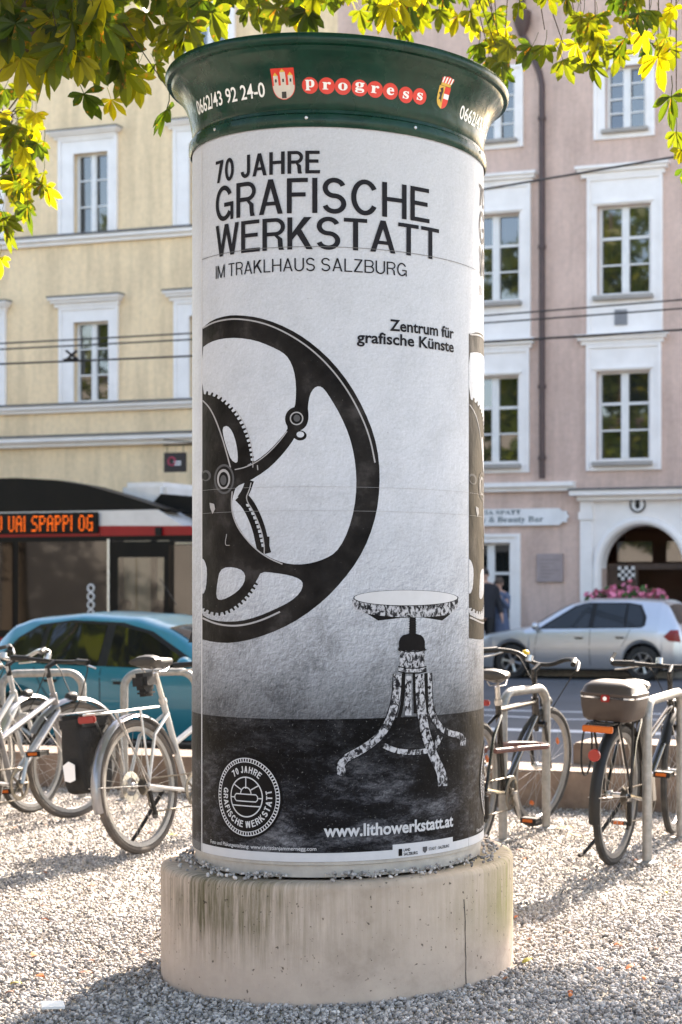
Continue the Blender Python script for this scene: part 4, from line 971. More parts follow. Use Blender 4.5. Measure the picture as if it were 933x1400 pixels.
def bike(label, loc, heading, lean, paint, style='diamond', steer=0, bars='flat', saddle_z=.96, fender=None, rack=None, stand=True, tyre='rubber', disc=False, crank=35, reflect=None, group='bicycles parked at the racks', fork='paint', barends=False, chainguard=False):
    """heading: degrees to the right of straight ahead; local x forward"""
    root = empty('bicycle', loc); root.rotation_euler = (R(-lean), 0, R(90-heading)); tag(root, label, 'bicycle', group)
    r = .345; I = Matrix.Identity(4); WB = 1.07; BBx, BBz = .44, .275
    ax = Vector((-.29, 0, .957)); foot = Vector((.965, 0, .56))                      # steering axis
    S = Matrix.Translation(foot) @ Matrix.Rotation(R(-steer), 4, ax) @ Matrix.Translation(-foot)
    ht0 = foot+ax*.06; ht1 = foot+ax*.20; top = foot+ax*(.36 if bars != 'low' else .28)
    wheel(root, 0, I, M[tyre], disc, r, 28, reflect, True); wheel(root, WB, S, M[tyre], False, r, 28, reflect)
    f = MB(); bb = Vector((BBx, 0, BBz)); sdir = Vector((-.29, 0, .957)); st = bb+sdir*.50; sp_top = bb+sdir*((saddle_z-.05-BBz)/.957)
    f.tube([bb, st], .0165, 10); f.tube([ht0, ht1], .021, 10)
    if style == 'diamond':
        f.tube([ht0+ax*.03, bb], .0185, 10); f.tube([ht1-ax*.025, st-sdir*.03], .0155, 10)
    elif style == 'trapez':
        f.tube([ht0+ax*.03, bb], .024, 10); f.tube([ht1-ax*.03, bb+sdir*.27], .017, 10)
    else:
        f.tube(bow([ht0+ax*.05, Vector((.66, 0, .40)), bb+Vector((.02, 0, .07))]), .021, 10); f.tube(bow([ht1-ax*.02, Vector((.62, 0, .50)), bb+sdir*.20]), .017, 10)
    for s in (-1, 1):
        f.tube(bow([(BBx-.02, s*.03, BBz), (BBx-.14, s*.045, BBz+.01), (0, s*.062, r)]), [.0105]*11, 8) if False else f.tube([(BBx-.02, s*.03, BBz), (.22, s*.05, BBz+.03), (0, s*.062, r)], .0105, 8)
        f.tube([st-sdir*.06+Vector((0, s*.012, 0)), (.12, s*.045, .60), (0, s*.062, r)], .009, 8)
    f.build('frame', paint, root, True)
    fk = MB(); crown = foot+ax*.0
    for s in (-1, 1): fk.tube(bow([crown+Vector((0, s*.05, .04)), (foot.x+.055, s*.055, .47), (WB, s*.056, r)]), .012, 8)
    fk.tube([crown+Vector((0, -.056, .04)), crown+Vector((0, .056, .04))], .017, 8); fk.tube([foot, top], .0145, 10)
    fk.xf(S).build('fork', paint if fork == 'paint' else M['blackgloss'], root, True)
    # cockpit
    hb = MB(); C = top+Vector((.06, 0, .03)); MB().tube([top-ax*.06, top, C], .016, 10).xf(S).build('stem', M['black'], root, True)
    if bars == 'city': P = [C, C+Vector((.02, .07, .01)), C+Vector((.02, .15, .05)), C+Vector((-.04, .24, .06)), C+Vector((-.17, .30, .045))]
    else: P = [C, C+Vector((0, .12, .004)), C+Vector((-.02, .22, .012)), C+Vector((-.045, .32, .012))]
    both = [Vector((p.x, -p.y, p.z)) for p in P[::-1]]+P[1:]
    h = hb.tube(bow(both, 5), .012, 10).xf(S).build('handlebar', M['steel'] if paint in (M['silverframe'], M['whiteframe']) and bars == 'city' else M['black'], root, True)
    for s in (-1, 1):
        a, b = P[-1], P[-2]; g0 = Vector((a.x, s*a.y, a.z)); g1 = Vector((b.x, s*b.y, b.z)); g2 = g0+(g1-g0).normalized()*.12
        MB().tube([g0, g0.lerp(g2, .1), g0.lerp(g2, .85), g2], [.015, .0175, .0165, .018], 10).xf(S).build('grip', M['black'], h, True)
        l0 = g2+(g1-g0).normalized()*.03; MB().tube(bow([l0, l0+Vector((.055, 0, -.012)), g0.lerp(g2, .45)+Vector((.06, 0, -.03)), g0+Vector((.055, 0, -.035))]), .0055, 6).xf(S).build('brake_lever', M['alu'], h, True)
        if barends: MB().tube(bow([g0, g0+Vector((.04, s*.02, .01)), g0+Vector((.10, s*.01, .05))]), .0115, 8).xf(S).build('bar_end', M['black'], h, True)
        MB().tube(bow([l0+Vector((.02, 0, -.01)), l0+Vector((.14, -s*.04, -.03)), foot+Vector((.12, s*.02, .12)), foot+Vector((.02, s*.02, .02))], 6), .0032, 6).xf(S).build('brake_cable', M['black'], h, True)
    MB().tube([C+Vector((.0, .07, .012)), C+Vector((.01, .07, .045))], .020, 10).xf(S).build('bell', M['steel'], h, True)
    # saddle
    pst = MB().tube([st-sdir*.05, sp_top], .0135, 10).build('seat_post', M['steel'], root, True)
    MB().lathe([(.019, 0), (.021, .012), (.019, .03)], 12).xf(Matrix.Translation(st) @ Matrix.Rotation(R(-17), 4, 'Y')).build('seat_clamp', M['steel'], pst, True)
    sd_ = MB(); prof = [(-.135, .06, .012), (-.13, .082, .03), (-.09, .085, .042), (-.04, .06, .040), (.02, .036, .034), (.08, .026, .03), (.125, .020, .024), (.14, .010, .012)]
    for x, w, hh in prof:
        for k in range(12): a = 2*math.pi*k/12; sd_.v.append((sp_top.x+.02+x, w*math.cos(a), sp_top.z+.055+(hh*.75 if math.sin(a) > 0 else hh*.9)*math.sin(a)+(.012 if x < -.05 else 0)))
    for i in range(len(prof)-1):
        for k in range(12): sd_.f.append((i*12+k, i*12+(k+1) % 12, (i+1)*12+(k+1) % 12, (i+1)*12+k))
    sd_.f.append(tuple(range(11, -1, -1))); sd_.f.append(tuple((len(prof)-1)*12+k for k in range(12)))
    sa = sd_.build('saddle', M['leather'], root, True)
    b = MB()
    for s in (-1, 1): b.tube([(sp_top.x-.08, s*.03, sp_top.z+.03), (sp_top.x-.05, s*.022, sp_top.z+.005), (sp_top.x+.07, s*.02, sp_top.z+.005), (sp_top.x+.12, s*.01, sp_top.z+.03)], .0035, 6)
    b.build('saddle_rail', M['steel'], sa, True)
    # drive
    crm = MB().lathe([(.070, -.053), (.089, -.052), (.092, -.049), (.089, -.046), (.070, -.045), (.070, -.053)], 36, (BBx, 0, BBz), 'y').lathe([(0, -.058), (.024, -.058), (.026, -.05), (.024, -.042), (0, -.042)], 14, (BBx, 0, BBz), 'y')
    for q_ in range(5): a_ = 2*math.pi*q_/5; crm.tube([(BBx+.02*math.cos(a_), -.05, BBz+.02*math.sin(a_)), (BBx+.075*math.cos(a_), -.05, BBz+.075*math.sin(a_))], .007, 5)
    cr = crm.build('chainring', M['chain'], root, True)
    for s, a in ((-1, crank), (1, crank+180)):
        a = R(a); e = Vector((BBx+.17*math.cos(a), s*.075, BBz+.17*math.sin(a)))
        MB().tube([(BBx, s*.065, BBz), e], [.014, .010], 8).build('crank_arm', M['alu'], cr, True)
        pd = MB().box((e.x-.045, e.y+s*.015-.005, e.z-.011), (e.x+.045, e.y+s*.10, e.z+.011), .004).build('pedal', M['black'], root)
        for dx in (-.047, .0465): MB().box((e.x+dx-.001, e.y+s*.03, e.z-.008), (e.x+dx+.0015, e.y+s*.085, e.z+.008)).build('pedal_reflector', M['orange'], pd)
    ch = MB(); ch.tube([(BBx, -.048, BBz+.088), (0, -.048, r+.035)], .0045, 5); ch.tube([(BBx, -.048, BBz-.088), (.06, -.048, r-.14), (.015, -.048, r-.11), (0, -.048, r-.04)], .0045, 5); ch.build('chain', M['chain'], root)
    b = MB()
    for k in range(6): b.lathe([(.012, -.030-k*.004), (.048-k*.005, -.030-k*.004), (.048-k*.005, -.032-k*.004), (.012, -.032-k*.004)], 22, (0, 0, r), 'y')
    b.build('sprocket', M['chain'], root, True)
    b = MB(); b.tube([(0, -.065, r-.03), (.02, -.062, r-.09), (.05, -.055, r-.15)], .012, 6); b.lathe([(0, -.052), (.022, -.052), (.022, -.044), (0, -.044)], 12, (.055, 0, r-.155), 'y'); b.build('derailleur', M['black'], root, True)
    if chainguard: MB().prism([(BBx+.10, BBz+.10), (BBx-.05, BBz+.115), (.02, r+.06), (0, r+.045), (BBx-.04, BBz+.085), (BBx+.10, BBz+.06)], -.060, -.052).build('chain_guard', M['black'], root)
    if fender:
        for cx, X, a0, a1 in ((0, I, 20, 195), (WB, S, 5, 150)):
            fm = MB(); N = 26; R0 = r+.028
            for i in range(N+1):
                a = R(a0+(a1-a0)*i/N)
                for yy, dr in ((-.028, -.014), (-.015, .001), (0, .006), (.015, .001), (.028, -.014)): fm.v.append((cx+(R0+dr)*math.cos(a), yy, r+(R0+dr)*math.sin(a)))
            for i in range(N):
                for k in range(4): q = i*5+k; fm.f.append((q, q+1, q+6, q+5))
            fm.xf(X); o = fm.build('fender', fender, root, True)
            st_ = MB()
            for aa in ((a1-18,) if cx else (a1-20, 110)):
                for s in (-1, 1): st_.tube([(cx, s*.06, r), (cx+R0*math.cos(R(aa)), s*.027, r+R0*math.sin(R(aa)))], .0025, 5)
            st_.xf(X).build('fender_stay', M['steel'], o)
    if rack:
        b = MB(); z = .74 if rack is M['steel'] else .722
        b.tube(bow([(.16, .05, z), (-.33, .06, z), (-.36, .0, z), (-.33, -.06, z), (.16, -.05, z)]), .006, 7); b.tube([(.16, .05, z), (.22, .02, z)], .006, 6); b.tube([(.16, -.05, z), (.22, -.02, z)], .006, 6)
        for x in (-.25, -.08, .08): b.tube([(x, .055, z), (x, -.055, z)], .005, 6)
        for s in (-1, 1):
            b.tube([(0, s*.072, r+.02), (-.02, s*.068, z)], .006, 6); b.tube([(0, s*.072, r+.02), (-.24, s*.066, z)], .006, 6)
        b.build('rack', rack, root, True)
    if stand:
        b = MB(); b.tube([(BBx-.16, .04, BBz+.02), (BBx-.26, .16, .08), (BBx-.30, .205, .012)], [.011, .010, .009], 8); b.tube([(BBx-.30, .205, .012), (BBx-.335, .215, .006)], .011, 6); b.build('kickstand', M['black'], root, True)
    hl_ = MB().lathe([(.0, .0), (.03, .0), (.034, -.015), (.026, -.05), (.0, -.06)], 14, axis='x').xf(S @ Matrix.Translation(foot+Vector((.10, 0, .16)))).build('headlight', M['black'], root, True)
    MB().tube([foot+Vector((.02, 0, .14)), foot+Vector((.06, 0, .15))], .006, 6).xf(S).build('lamp_bracket', M['black'], hl_)
    return root
def gp_(x, y): return Vector((x, y, 0))
# left pair (silver), the one with the pannier, the black one and the one with the case
A1 = bike('silver bicycle with slanting aluminium frame, its front wheel beside the black pannier', (-3.50, 8.50, 0), 12, 4, M['silverframe'], 'trapez', 18, 'flat', .93, fender=M['silverframe'], tyre='rubber_dust', reflect=[60], crank=70)
A2 = bike('white step-through bicycle with bent tubes standing behind the silver one', (-3.80, 8.72, 0), 10, 3, M['whiteframe'], 'step', 4, 'city', .90, fender=M['alu'], tyre='rubber', crank=-30)
Bk = bike('white touring bicycle with rear rack, saddle bag and black pannier', (-2.49, 8.27, 0), 17, 6, M['whiteframe'], 'trapez', 6, 'flat', .97, fender=M['silverframe'], rack=M['steel'], tyre='rubber_dust', disc=True, crank=-15)
Ck = bike('black bicycle with curved handlebar locked to a steel hoop', (-.80, 8.17, 0), 15, -3, M['blackgloss'], 'diamond', 11, 'city', .90, tyre='rubber', reflect=[40, 250], crank=-60)
Dk = bike('dark bicycle carrying a brown top case on its rear rack', (-.075, 7.93, 0), 17, -3, M['blackgloss'], 'trapez', -6, 'flat', .86, fender=M['black'], rack=M['black'], tyre='rubber', barends=True, crank=120)
A0 = bike('black bicycle at the end of the row beyond the pale ones', (-4.12, 8.95, 0), 9, 2, M['blackgloss'], 'diamond', -8, 'city', .95, fender=M['black'], tyre='rubber', crank=50)
# giant lettering on the silver down tube
def on_tube(text, p0, p1, size, rad, m, parent, yside):
    bm, w = font_bm(text, .02); d = (Vector(p1)-Vector(p0)).normalized(); up = Vector((-d.z, 0, d.x)); s = size/.7
    for v in bm.verts:
        x, y = v.co.x*s*1.2, (v.co.y-.35)*s; an = y/rad
        v.co = Vector(p0)+d*x+up*(rad*math.sin(an))+Vector((0, yside*rad*math.cos(an), 0))
    return MB().bm(bm).build('frame_lettering', m, parent)
fr = [o for o in A1.children if o.name.startswith('frame')][0]
ax = Vector((-.29, 0, .957)); foot = Vector((.965, 0, .56)); hd = foot+ax*.09; bbv = Vector((.44, 0, .275)); dn = (hd-bbv)
on_tube('GIANT', bbv+dn*.35, hd, .030, .0248, mat('decal_grey', (.12, .12, .13), None, 9, .5), fr, -1)
# accessories
for s in (1,):                                          # pannier on the near side of the touring bike
    pn = MB(); prof = [(-.40, .075), (.02, .075)]
    bm = bmesh.new(); bmesh.ops.create_cube(bm, size=1)
    bmesh.ops.subdivide_edges(bm, edges=bm.edges[:], cuts=3, use_grid_fill=True)
    for v in bm.verts:
        x, y, z = v.co; tz = (z+.5); bulge = 1+.12*math.sin(math.pi*tz)
        v.co = Vector((-.20+x*.245*(.86+.14*tz)*bulge, .145+y*.12*bulge*(1.15-.3*tz), .54+z*.38+.012*math.sin(x*9+y*7)))
    pa = pn.bm(bm).build('pannier', M['canvas'], Bk, True); tag(pa, 'black canvas pannier with pale reflective patch')
    sm = pa.modifiers.new('soft', 'SUBSURF'); sm.levels = 1; sm.render_levels = 1
    fp = MB().box((-.325, .08, .66), (-.07, .215, .745), .02).build('pannier_flap', M['canvas'], pa, True)
    patch = MB().prism([(-.03, -.045), (.0, -.055), (.03, -.045), (.034, .03), (.0, .05), (-.034, .03)], -.002, .002, 'x'); patch.xf(Matrix.Translation((-.352, .145, .47))).build('reflective_patch', M['white'], pa)
    MB().box((-.33, .09, .752), (-.08, .20, .757)).build('pannier_label', mat('grey_label', (.45, .45, .47), None, 8, .5), pa)
MB().box((-.385, -.05, .70), (-.365, .05, .735), .006).build('rear_light', M['red'], Bk, True)
sbg = MB().box((.075, -.045, .835), (.205, .045, .925), .022); sbg.box((.10, -.035, .80), (.19, .035, .84), .015); sbg.build('saddle_bag', M['canvas'], Bk, True)
hbg = MB().box((1.0, -.20, .90), (1.20, .24, 1.08), .03); hbg.prism([(.98, 1.08), (1.22, 1.08), (1.14, 1.16), (1.02, 1.14)], -.21, .25); hbg.build('handlebar_bag', M['canvas'], Bk, True)
for nm, o in (('rear_light', A1), ('rear_light', A2)): MB().box((-.40, -.03, .50), (-.385, .03, .54), .005).build(nm, M['red'], o, True)
MB().box((.70, .24, 1.03), (.74, .27, 1.06), .008).build('bar_light', M['red'], A1, True)
MB().ell((1.0, .10, .99), .024, .024, .02).build('bell', M['yellow'], Ck, True)
MB().box((.10, -.018, .76), (.125, .018, .79), .006).build('rear_light', M['red'], Ck, True)
lk = MB().tube(bow([(.18, .02, .52), (.32, .05, .53), (.50, -.02, .53), (.62, -.12, .525), (.60, -.2, .52), (.45, -.12, .52), (.2, -.03, .52)]), .014, 8).build('cable_lock', M['brownleather'], Ck, True)
# top case of the dark bike
sect = [(.728, .118, .112), (.742, .134, .128), (.80, .146, .140), (.835, .150, .143)]
def loft(sections, cx, n=32, pw=5.5):
    b = MB()
    for z, hx, hy in sections:
        for k in range(n):
            a = 2*math.pi*k/n; c, s = math.cos(a), math.sin(a); b.v.append((cx+hx*math.copysign(abs(c)**(2/pw), c), hy*math.copysign(abs(s)**(2/pw), s), z))
    for i in range(len(sections)-1):
        for k in range(n): b.f.append((i*n+k, i*n+(k+1) % n, (i+1)*n+(k+1) % n, (i+1)*n+k))
    b.f.append(tuple(range(n-1, -1, -1))); b.f.append(tuple((len(sections)-1)*n+k for k in range(n))); return b
TX = -.12
case = loft(sect, TX).build('top_case', M['brownplastic'], Dk, True); tag(case, 'brown plastic top case with silver trim')
loft([(.835, .148, .141), (.837, .152, .145), (.846, .152, .145), (.848, .148, .141)], TX).build('case_trim', M['chrome'], case, True)
loft([(.848, .151, .144), (.862, .152, .145), (.866, .146, .139), (.892, .134, .129), (.912, .106, .104), (.917, .085, .085)], TX).build('case_lid', M['brownplastic'], case, True)
MB().box((TX-.158, -.022, .822), (TX-.147, .022, .856), .004).build('case_lock', M['red'], case, True); MB().lathe([(0, TX-.161), (.010, TX-.161), (.010, TX-.156)], 14, (0, 0, .839), 'x').build('case_emblem', M['white'], case)
MB().box((-.375, -.075, .685), (-.355, .075, .716), .004).build('rear_reflector', M['orange'], Dk, True)
MB().lathe([(0, -.405), (.028, -.405), (.03, -.40), (.03, -.392)], 18, (0, .0, .58), 'x').build('round_reflector', M['red'], Dk, True)
MB().ring((-.18, .11, .58), .08, .005, 20, 6, 'y', R(90), R(450), 1.6).build('bag_hoop', M['black'], Dk, True)
# steel hoops
def hoop(label, a, b, h, rr=.0245):
    a, b = Vector(a), Vector(b); m = MB(); d = (b-a).normalized(); k = .10
    path = [a-Vector((0, 0, .05))]
    for i in range(9): t = R(90*i/8); path.append(a+d*(k-k*math.cos(t))+Vector((0, 0, h-k+k*math.sin(t))))
    for i in range(9): t = R(90*i/8); path.append(b-d*(k-k*math.sin(t))+Vector((0, 0, h-k+k*math.cos(t))))
    path.append(b-Vector((0, 0, .05)))
    root = empty('bike_stand', a); tag(root, label, 'bike stand', 'steel hoops for locking bicycles')
    o = m.tube([p-a for p in path], rr, 14).build('hoop', M['galv'], root, True)
    for p in (a, b): MB().lathe([(rr+.001, .0), (rr+.03, .0), (rr+.03, .012), (rr+.001, .016)], 18, p-a+Vector((0, 0, -.004))).build('foot_plate', M['galv'], root, True)
    return root
hoop('galvanised steel hoop with a black bicycle locked to it', gnd(688, 1150), gnd(747, 1133), .80)
hoop('galvanised steel hoop beside the brown top case', gnd(885, 1180), gnd(931, 1146), .80)
hoop('galvanised steel hoop behind the two pale bicycles', gnd(2, 1098), gnd(113, 1092), .82)
hoop('galvanised steel hoop between the pannier bicycle and the blue car', gnd(170, 1094), gnd(268, 1090), .82)
for px, py, c in ((712, 1166, 'orange'), (718, 1178, 'orange'), (60, 1245, 'brown'), (46, 1310, 'orange'), (62, 1262, 'orange'), (196, 1308, 'brown'), (850, 1298, 'brown'), (845, 1296, 'orange'), (897, 1302, 'brown'), (780, 1362, 'orange'), (800, 1207, 'orange'), (835, 1182, 'orange'), (772, 1135, 'yellow'), (785, 1145, 'yellow'), (925, 1188, 'brown'), (880, 1342, 'orange'), (125, 1215, 'orange'), (55, 1340, 'orange'), (118, 1335, 'brown'), (20, 1135, 'orange'), (870, 1180, 'orange'), (760, 1298, 'brown'), (820, 1330, 'brown'), (205, 1142, 'brown'), (780, 1366, 'orange'))+tuple((random.uniform(-20, 950), random.uniform(1120, 1395), random.choice(('orange', 'brown', 'brown', 'yellow'))) for _ in range(34)):
    p = gnd(px, py); L_ = random.uniform(.014, .026) if c != 'yellow' or not isinstance(px, int) else .05
    if (p.x-XC)**2+(p.y-YC)**2 < .45: continue
    m = MB(); n_ = 7; vv = []
    for i in range(n_+1):
        t = i/n_; w = .42*L_*math.sin(math.pi*(t**.75))+.0006; x = (t-.5)*2*L_
        vv += [(x, -w, .006*math.sin(3*t)), (x, 0, .012*math.sin(3*t)-.003), (x, w, .008*math.sin(2.5*t))]
    m.add(vv, [(i*3+k, i*3+k+1, i*3+k+4, i*3+k+3) for i in range(n_) for k in (0, 1)])
    cm = {'orange': (.50, .13, .03), 'brown': (.20, .075, .035), 'yellow': (.42, .33, .05)}[c]
    o = m.build('fallen_leaf', M.setdefault('leaf_'+c, mat('fallen_leaf_'+c, cm, tuple(x*.7 for x in cm), 60, .7)), None, True, (p.x, p.y, .012), (random.uniform(-.3, .3), random.uniform(-.3, .3), random.uniform(0, 6.3)))
    tag(o, 'small %s fallen leaf lying on the gravel' % c, 'fallen leaf', '%s fallen leaves on the gravel' % c)
p = gnd(72, 1384); b = MB(); b.box((-.035, -.022, 0), (.035, .022, .008)); b.xf(Matrix.Rotation(R(14), 4, 'X')); tag(b.build('paper_scrap', M['white'], None, False, (p.x, p.y, .02), (0, .1, .5)), 'small white scrap of paper lying in the shaded gravel', 'paper scrap')
# ------------------------------------------------------------------ cars
def lerp(a, b, t): return a+(b-a)*t
def interp(tab, x):
    if x <= tab[0][0]: return tab[0][1]
    for (x0, y0), (x1, y1) in zip(tab, tab[1:]):
        if x <= x1: t = (x-x0)/(x1-x0); t = t*t*(3-2*t)*.35+t*.65; return lerp(y0, y1, t)
    return tab[-1][1]
def carpaint(name, c, metal):
    m = mat(name, c, tuple(x*.93 for x in c), 1.2, .34, metal, coat=.6, rvar=0); return m
def car(name, label, loc, rz, spec):
    """local x: forward, z up from the tarmac; the body is lofted from cross sections, glass laid on it"""
    root = empty(name, loc, rz); tag(root, label, 'car')
    Lr, Lf = spec['x']; W = spec['w']/2; top, belt = spec['top'], spec['belt']; wh = spec['wheels']; wr = spec['wr']; sill = .20
    plan = spec['plan']; N = 96; xs = [lerp(Lr, Lf, i/N) for i in range(N+1)]
    for cx in wh: xs += [cx+(wr+.055)*math.cos(R(a)) for a in range(0, 181, 12)]
    xs = sorted(set(round(x, 4) for x in xs))
    def bot(x):
        z = sill+max(0, (Lr+.35-x))*.35+max(0, (x-Lf+.35))*.30
        for cx in wh:
            d = abs(x-cx)
            if d <= wr+.055: z = max(z, wr+math.sqrt(max(0, (wr+.055)**2-d*d)))
        return z
    def half(x): return W*interp(plan, x)
    def inset(x): h = max(0, interp(top, x)-interp(belt, x)); return .02+.21*min(1, h/.5)
    def section(x):
        w = half(x); zb = bot(x); be = interp(belt, x); tp = max(interp(top, x), be+.012); iw = inset(x); mid = max(zb+.03, .52)
        e5 = tp-min(.055, (tp-be)*.5)
        return [(w*.955, zb), (w*.985, min(zb+.05, be-.15)), (w*1.0, max(min(mid, be-.12), zb+.06)), (w*.992, be-.07), (w*.97, be), (w*.97-iw, e5), (w*.97-iw-.06*min(1, w), tp-.012), ((w*.97-iw)*.5, tp+.012), (0, tp+.02)]
    b = MB(); secs = [section(x) for x in xs]; K_ = 17
    for x, s in zip(xs, secs):
        for y, z in s: b.v.append((x, -y, z))
        for y, z in s[-2::-1]: b.v.append((x, y, z))
    for i in range(len(xs)-1):
        for k in range(K_-1): q = i*K_+k; b.f.append((q, q+1, q+K_+1, q+K_))
    b.f.append(tuple(range(K_))); b.f.append(tuple((len(xs)-1)*K_+k for k in reversed(range(K_))))
    body = b.build('body', spec['paint'], root, True)
    MB().box((Lr+.15, -W*.86, .17), (Lf-.15, W*.86, .5)).build('underbody', M['black'], root)
    def side(x, z, off=.004):
        s = section(x)
        for (y0, z0), (y1, z1) in zip(s, s[1:]):
            if z0 <= z <= z1 and z1 > z0: return lerp(y0, y1, (z-z0)/(z1-z0))+off
        return s[4][0]+off
    def panel(nm, poly, m, parent, sgn, off=.004, dx=.06):
        bm = bmesh.new(); vs_ = [bm.verts.new((p[0], 0, p[1])) for p in poly]
        for tr in geometry.tessellate_polygon([[Vector((p[0], p[1], 0)) for p in poly]]): bm.faces.new([vs_[i] for i in tr])
        a = min(p[0] for p in poly); c = max(p[0] for p in poly); k = math.ceil(a/dx)
        while k*dx < c: bmesh.ops.bisect_plane(bm, geom=bm.verts[:]+bm.edges[:]+bm.faces[:], dist=1e-6, plane_co=(k*dx, 0, 0), plane_no=(1, 0, 0)); k += 1
        z0 = min(p[1] for p in poly); z1 = max(p[1] for p in poly); k = math.ceil(z0/.06)
        while k*.06 < z1: bmesh.ops.bisect_plane(bm, geom=bm.verts[:]+bm.edges[:]+bm.faces[:], dist=1e-6, plane_co=(0, 0, k*.06), plane_no=(0, 0, 1)); k += 1
        for v in bm.verts: v.co.y = sgn*side(v.co.x, v.co.z, off)
        return MB().bm(bm).build(nm, m, parent, True)
    for sgn in (-1, 1):
        panel('window_trim', spec['daylight'], M['black'], body, sgn, .003)
        for w in spec['windows']: panel('side_window', w, M['glassdark'], body, sgn, .007)
        for d in spec['doors']:
            for (p0, p1) in zip(d, d[1:]): 
                dx_, dz_ = p1[0]-p0[0], p1[1]-p0[1]; l = math.hypot(dx_, dz_); nx, nz = -dz_/l*.005, dx_/l*.005
                panel('door_gap', [(p0[0]-nx, p0[1]-nz), (p1[0]-nx, p1[1]-nz), (p1[0]+nx, p1[1]+nz), (p0[0]+nx, p0[1]+nz)], M['black'], body, sgn, .002)
        for hx, hz in spec['handles']:
            y = side(hx, hz); MB().box((hx-.09, min(sgn*(y-.005), sgn*(y+.035)), hz-.014), (hx+.09, max(sgn*(y-.005), sgn*(y+.035)), hz+.014), .010).build('door_handle', spec['paint'], body, True); panel('handle_recess', [(hx-.08, hz-.045), (hx+.06, hz-.045), (hx+.08, hz-.012), (hx-.09, hz-.012)], M['black'], body, sgn, .002)
        if spec.get('strip'): panel('rub_strip', [(wh[0]+wr+.09, spec['strip']-.025), (wh[1]-wr-.09, spec['strip']-.025), (wh[1]-wr-.09, spec['strip']+.025), (wh[0]+wr+.09, spec['strip']+.025)], spec['paint'], body, sgn, .014)
        mx = spec['mirror']; y = side(mx, interp(belt, mx)+.05); MB().ell((mx, sgn*(y+.10), interp(belt, mx)+.09), .07, .10, .075).build('wing_mirror', spec['paint'], body, True)
        for poly, mm in spec['lamps']: panel('tail_light', poly, mm, body, sgn, .006, .03)
    # windscreens laid over the slope of the body
    for (x0, x1) in spec['screens']:
        g = MB(); NX_, NY_ = 10, 12
        for i in range(NX_+1):
            x = lerp(x0, x1, i/NX_); s = section(x); ey = max(.1, s[5][0]-.05)
            for j in range(NY_+1):
                y = lerp(-ey, ey, j/NY_); ay = abs(y)
                z = s[8][1]
                for (ya, za), (yb, zb) in zip(s[4:], s[5:]):
                    if yb <= ay <= ya: z = lerp(za, zb, (ya-ay)/max(ya-yb, 1e-6)); break
                g.v.append((x, y, z+.008))
        for i in range(NX_):
            for j in range(NY_): q = i*(NY_+1)+j; g.f.append((q, q+1, q+NY_+2, q+NY_+1))
        g.build('windscreen', M['glassdark'], body, True)
    # wheels
    for cx in wh:
        for sgn in (-1, 1):
            y0 = half(cx)-.03
            w = MB().lathe([(wr*.62, .0), (wr*.93, .0), (wr, .035), (wr, .155), (wr*.93, .19), (wr*.62, .19)], 36, (0, 0, 0), 'y').xf(Matrix.Translation((cx, -y0 if sgn < 0 else y0-.19, wr))).build('wheel', M['rubber'], root, True)
            f = MB(); yy = -y0+.012 if sgn < 0 else y0-.012; d = 1 if sgn < 0 else -1
            f.ring((cx, yy, wr), wr*.62, .012, 32, 6); f.lathe([(0, yy), (.06, yy), (.07, yy+d*.03)], 16, (cx, 0, wr), 'y')
            for k in range(spec['spokes']):
                a = 2*math.pi*k/spec['spokes']+.2
                for e in (-.13, .13) if spec['spokes'] < 8 else (0,): f.tube([(cx+.05*math.cos(a+e), yy+d*.01, wr+.05*math.sin(a+e)), (cx+wr*.62*math.cos(a-e*.6), yy+d*.004, wr+wr*.62*math.sin(a-e*.6))], .016, 5)
            f.build('rim', M['alu'], w, True); MB().lathe([(0, yy+d*.05), (wr*.62, yy+d*.05)], 28, (cx, 0, wr), 'y').build('brake_drum', M['black'], w)
    for sx, zc_ in ((Lr-.012, .42), (Lf+.005, .42)):
        MB().box((sx-.02, -.26, zc_), (sx+.02, .26, zc_+.11), .005).build('number_plate', M['white'], root)
    # seats seen through the glass
    return root
silver = carpaint('silver_car_paint', (.56, .57, .585), .75)
golf = dict(x=(-.74, 3.41), w=1.735, wr=.315, wheels=(0.0, 2.515), spokes=6, paint=silver, mirror=2.02, strip=.60,
    plan=[(-.74, .80), (-.60, .93), (-.3, .985), (.3, 1.0), (2.2, 1.0), (2.9, .96), (3.25, .86), (3.41, .70)],
    top=[(-.74, .72), (-.70, .95), (-.67, 1.0), (-.42, 1.38), (-.30, 1.445), (.3, 1.475), (1.05, 1.465), (1.40, 1.40), (2.18, .985), (2.35, .94), (3.0, .84), (3.28, .72), (3.41, .55)],
    belt=[(-.74, .70), (-.68, .90), (.3, .925), (1.6, .90), (2.25, .885), (2.4, .90), (3.0, .80), (3.28, .68), (3.41, .52)],
    daylight=[(.02, .955), (2.00, .92), (1.86, 1.02), (1.34, 1.345), (1.1, 1.41), (.3, 1.41), (.06, 1.37), (-.06, 1.15), (-.05, 1.0)],
    windows=[[(.33, .965), (.93, .955), (.90, 1.385), (.34, 1.385), (.36, 1.1)], [(.01, .98), (.30, .967), (.30, 1.38), (.09, 1.35), (.0, 1.14)], [(1.02, .955), (1.88, .94), (1.78, 1.03), (1.31, 1.325), (1.12, 1.38), (.99, 1.385)]],
    doors=[[(.97, .24), (.99, .55), (.98, .92)], [(2.05, .26), (2.05, .60), (1.98, .90)], [(.38, .62), (.30, .75), (.22, .93)]], handles=[(.42, .80), (1.20, .79)],
    lamps=[([(-.70, .70), (-.50, .72), (-.40, .80), (-.52, .92), (-.66, .92)], M['red'])], screens=[(1.46, 2.15), (-.65, -.44)])
p = gnd(878, 931, ROADZ); ang = STR+math.pi
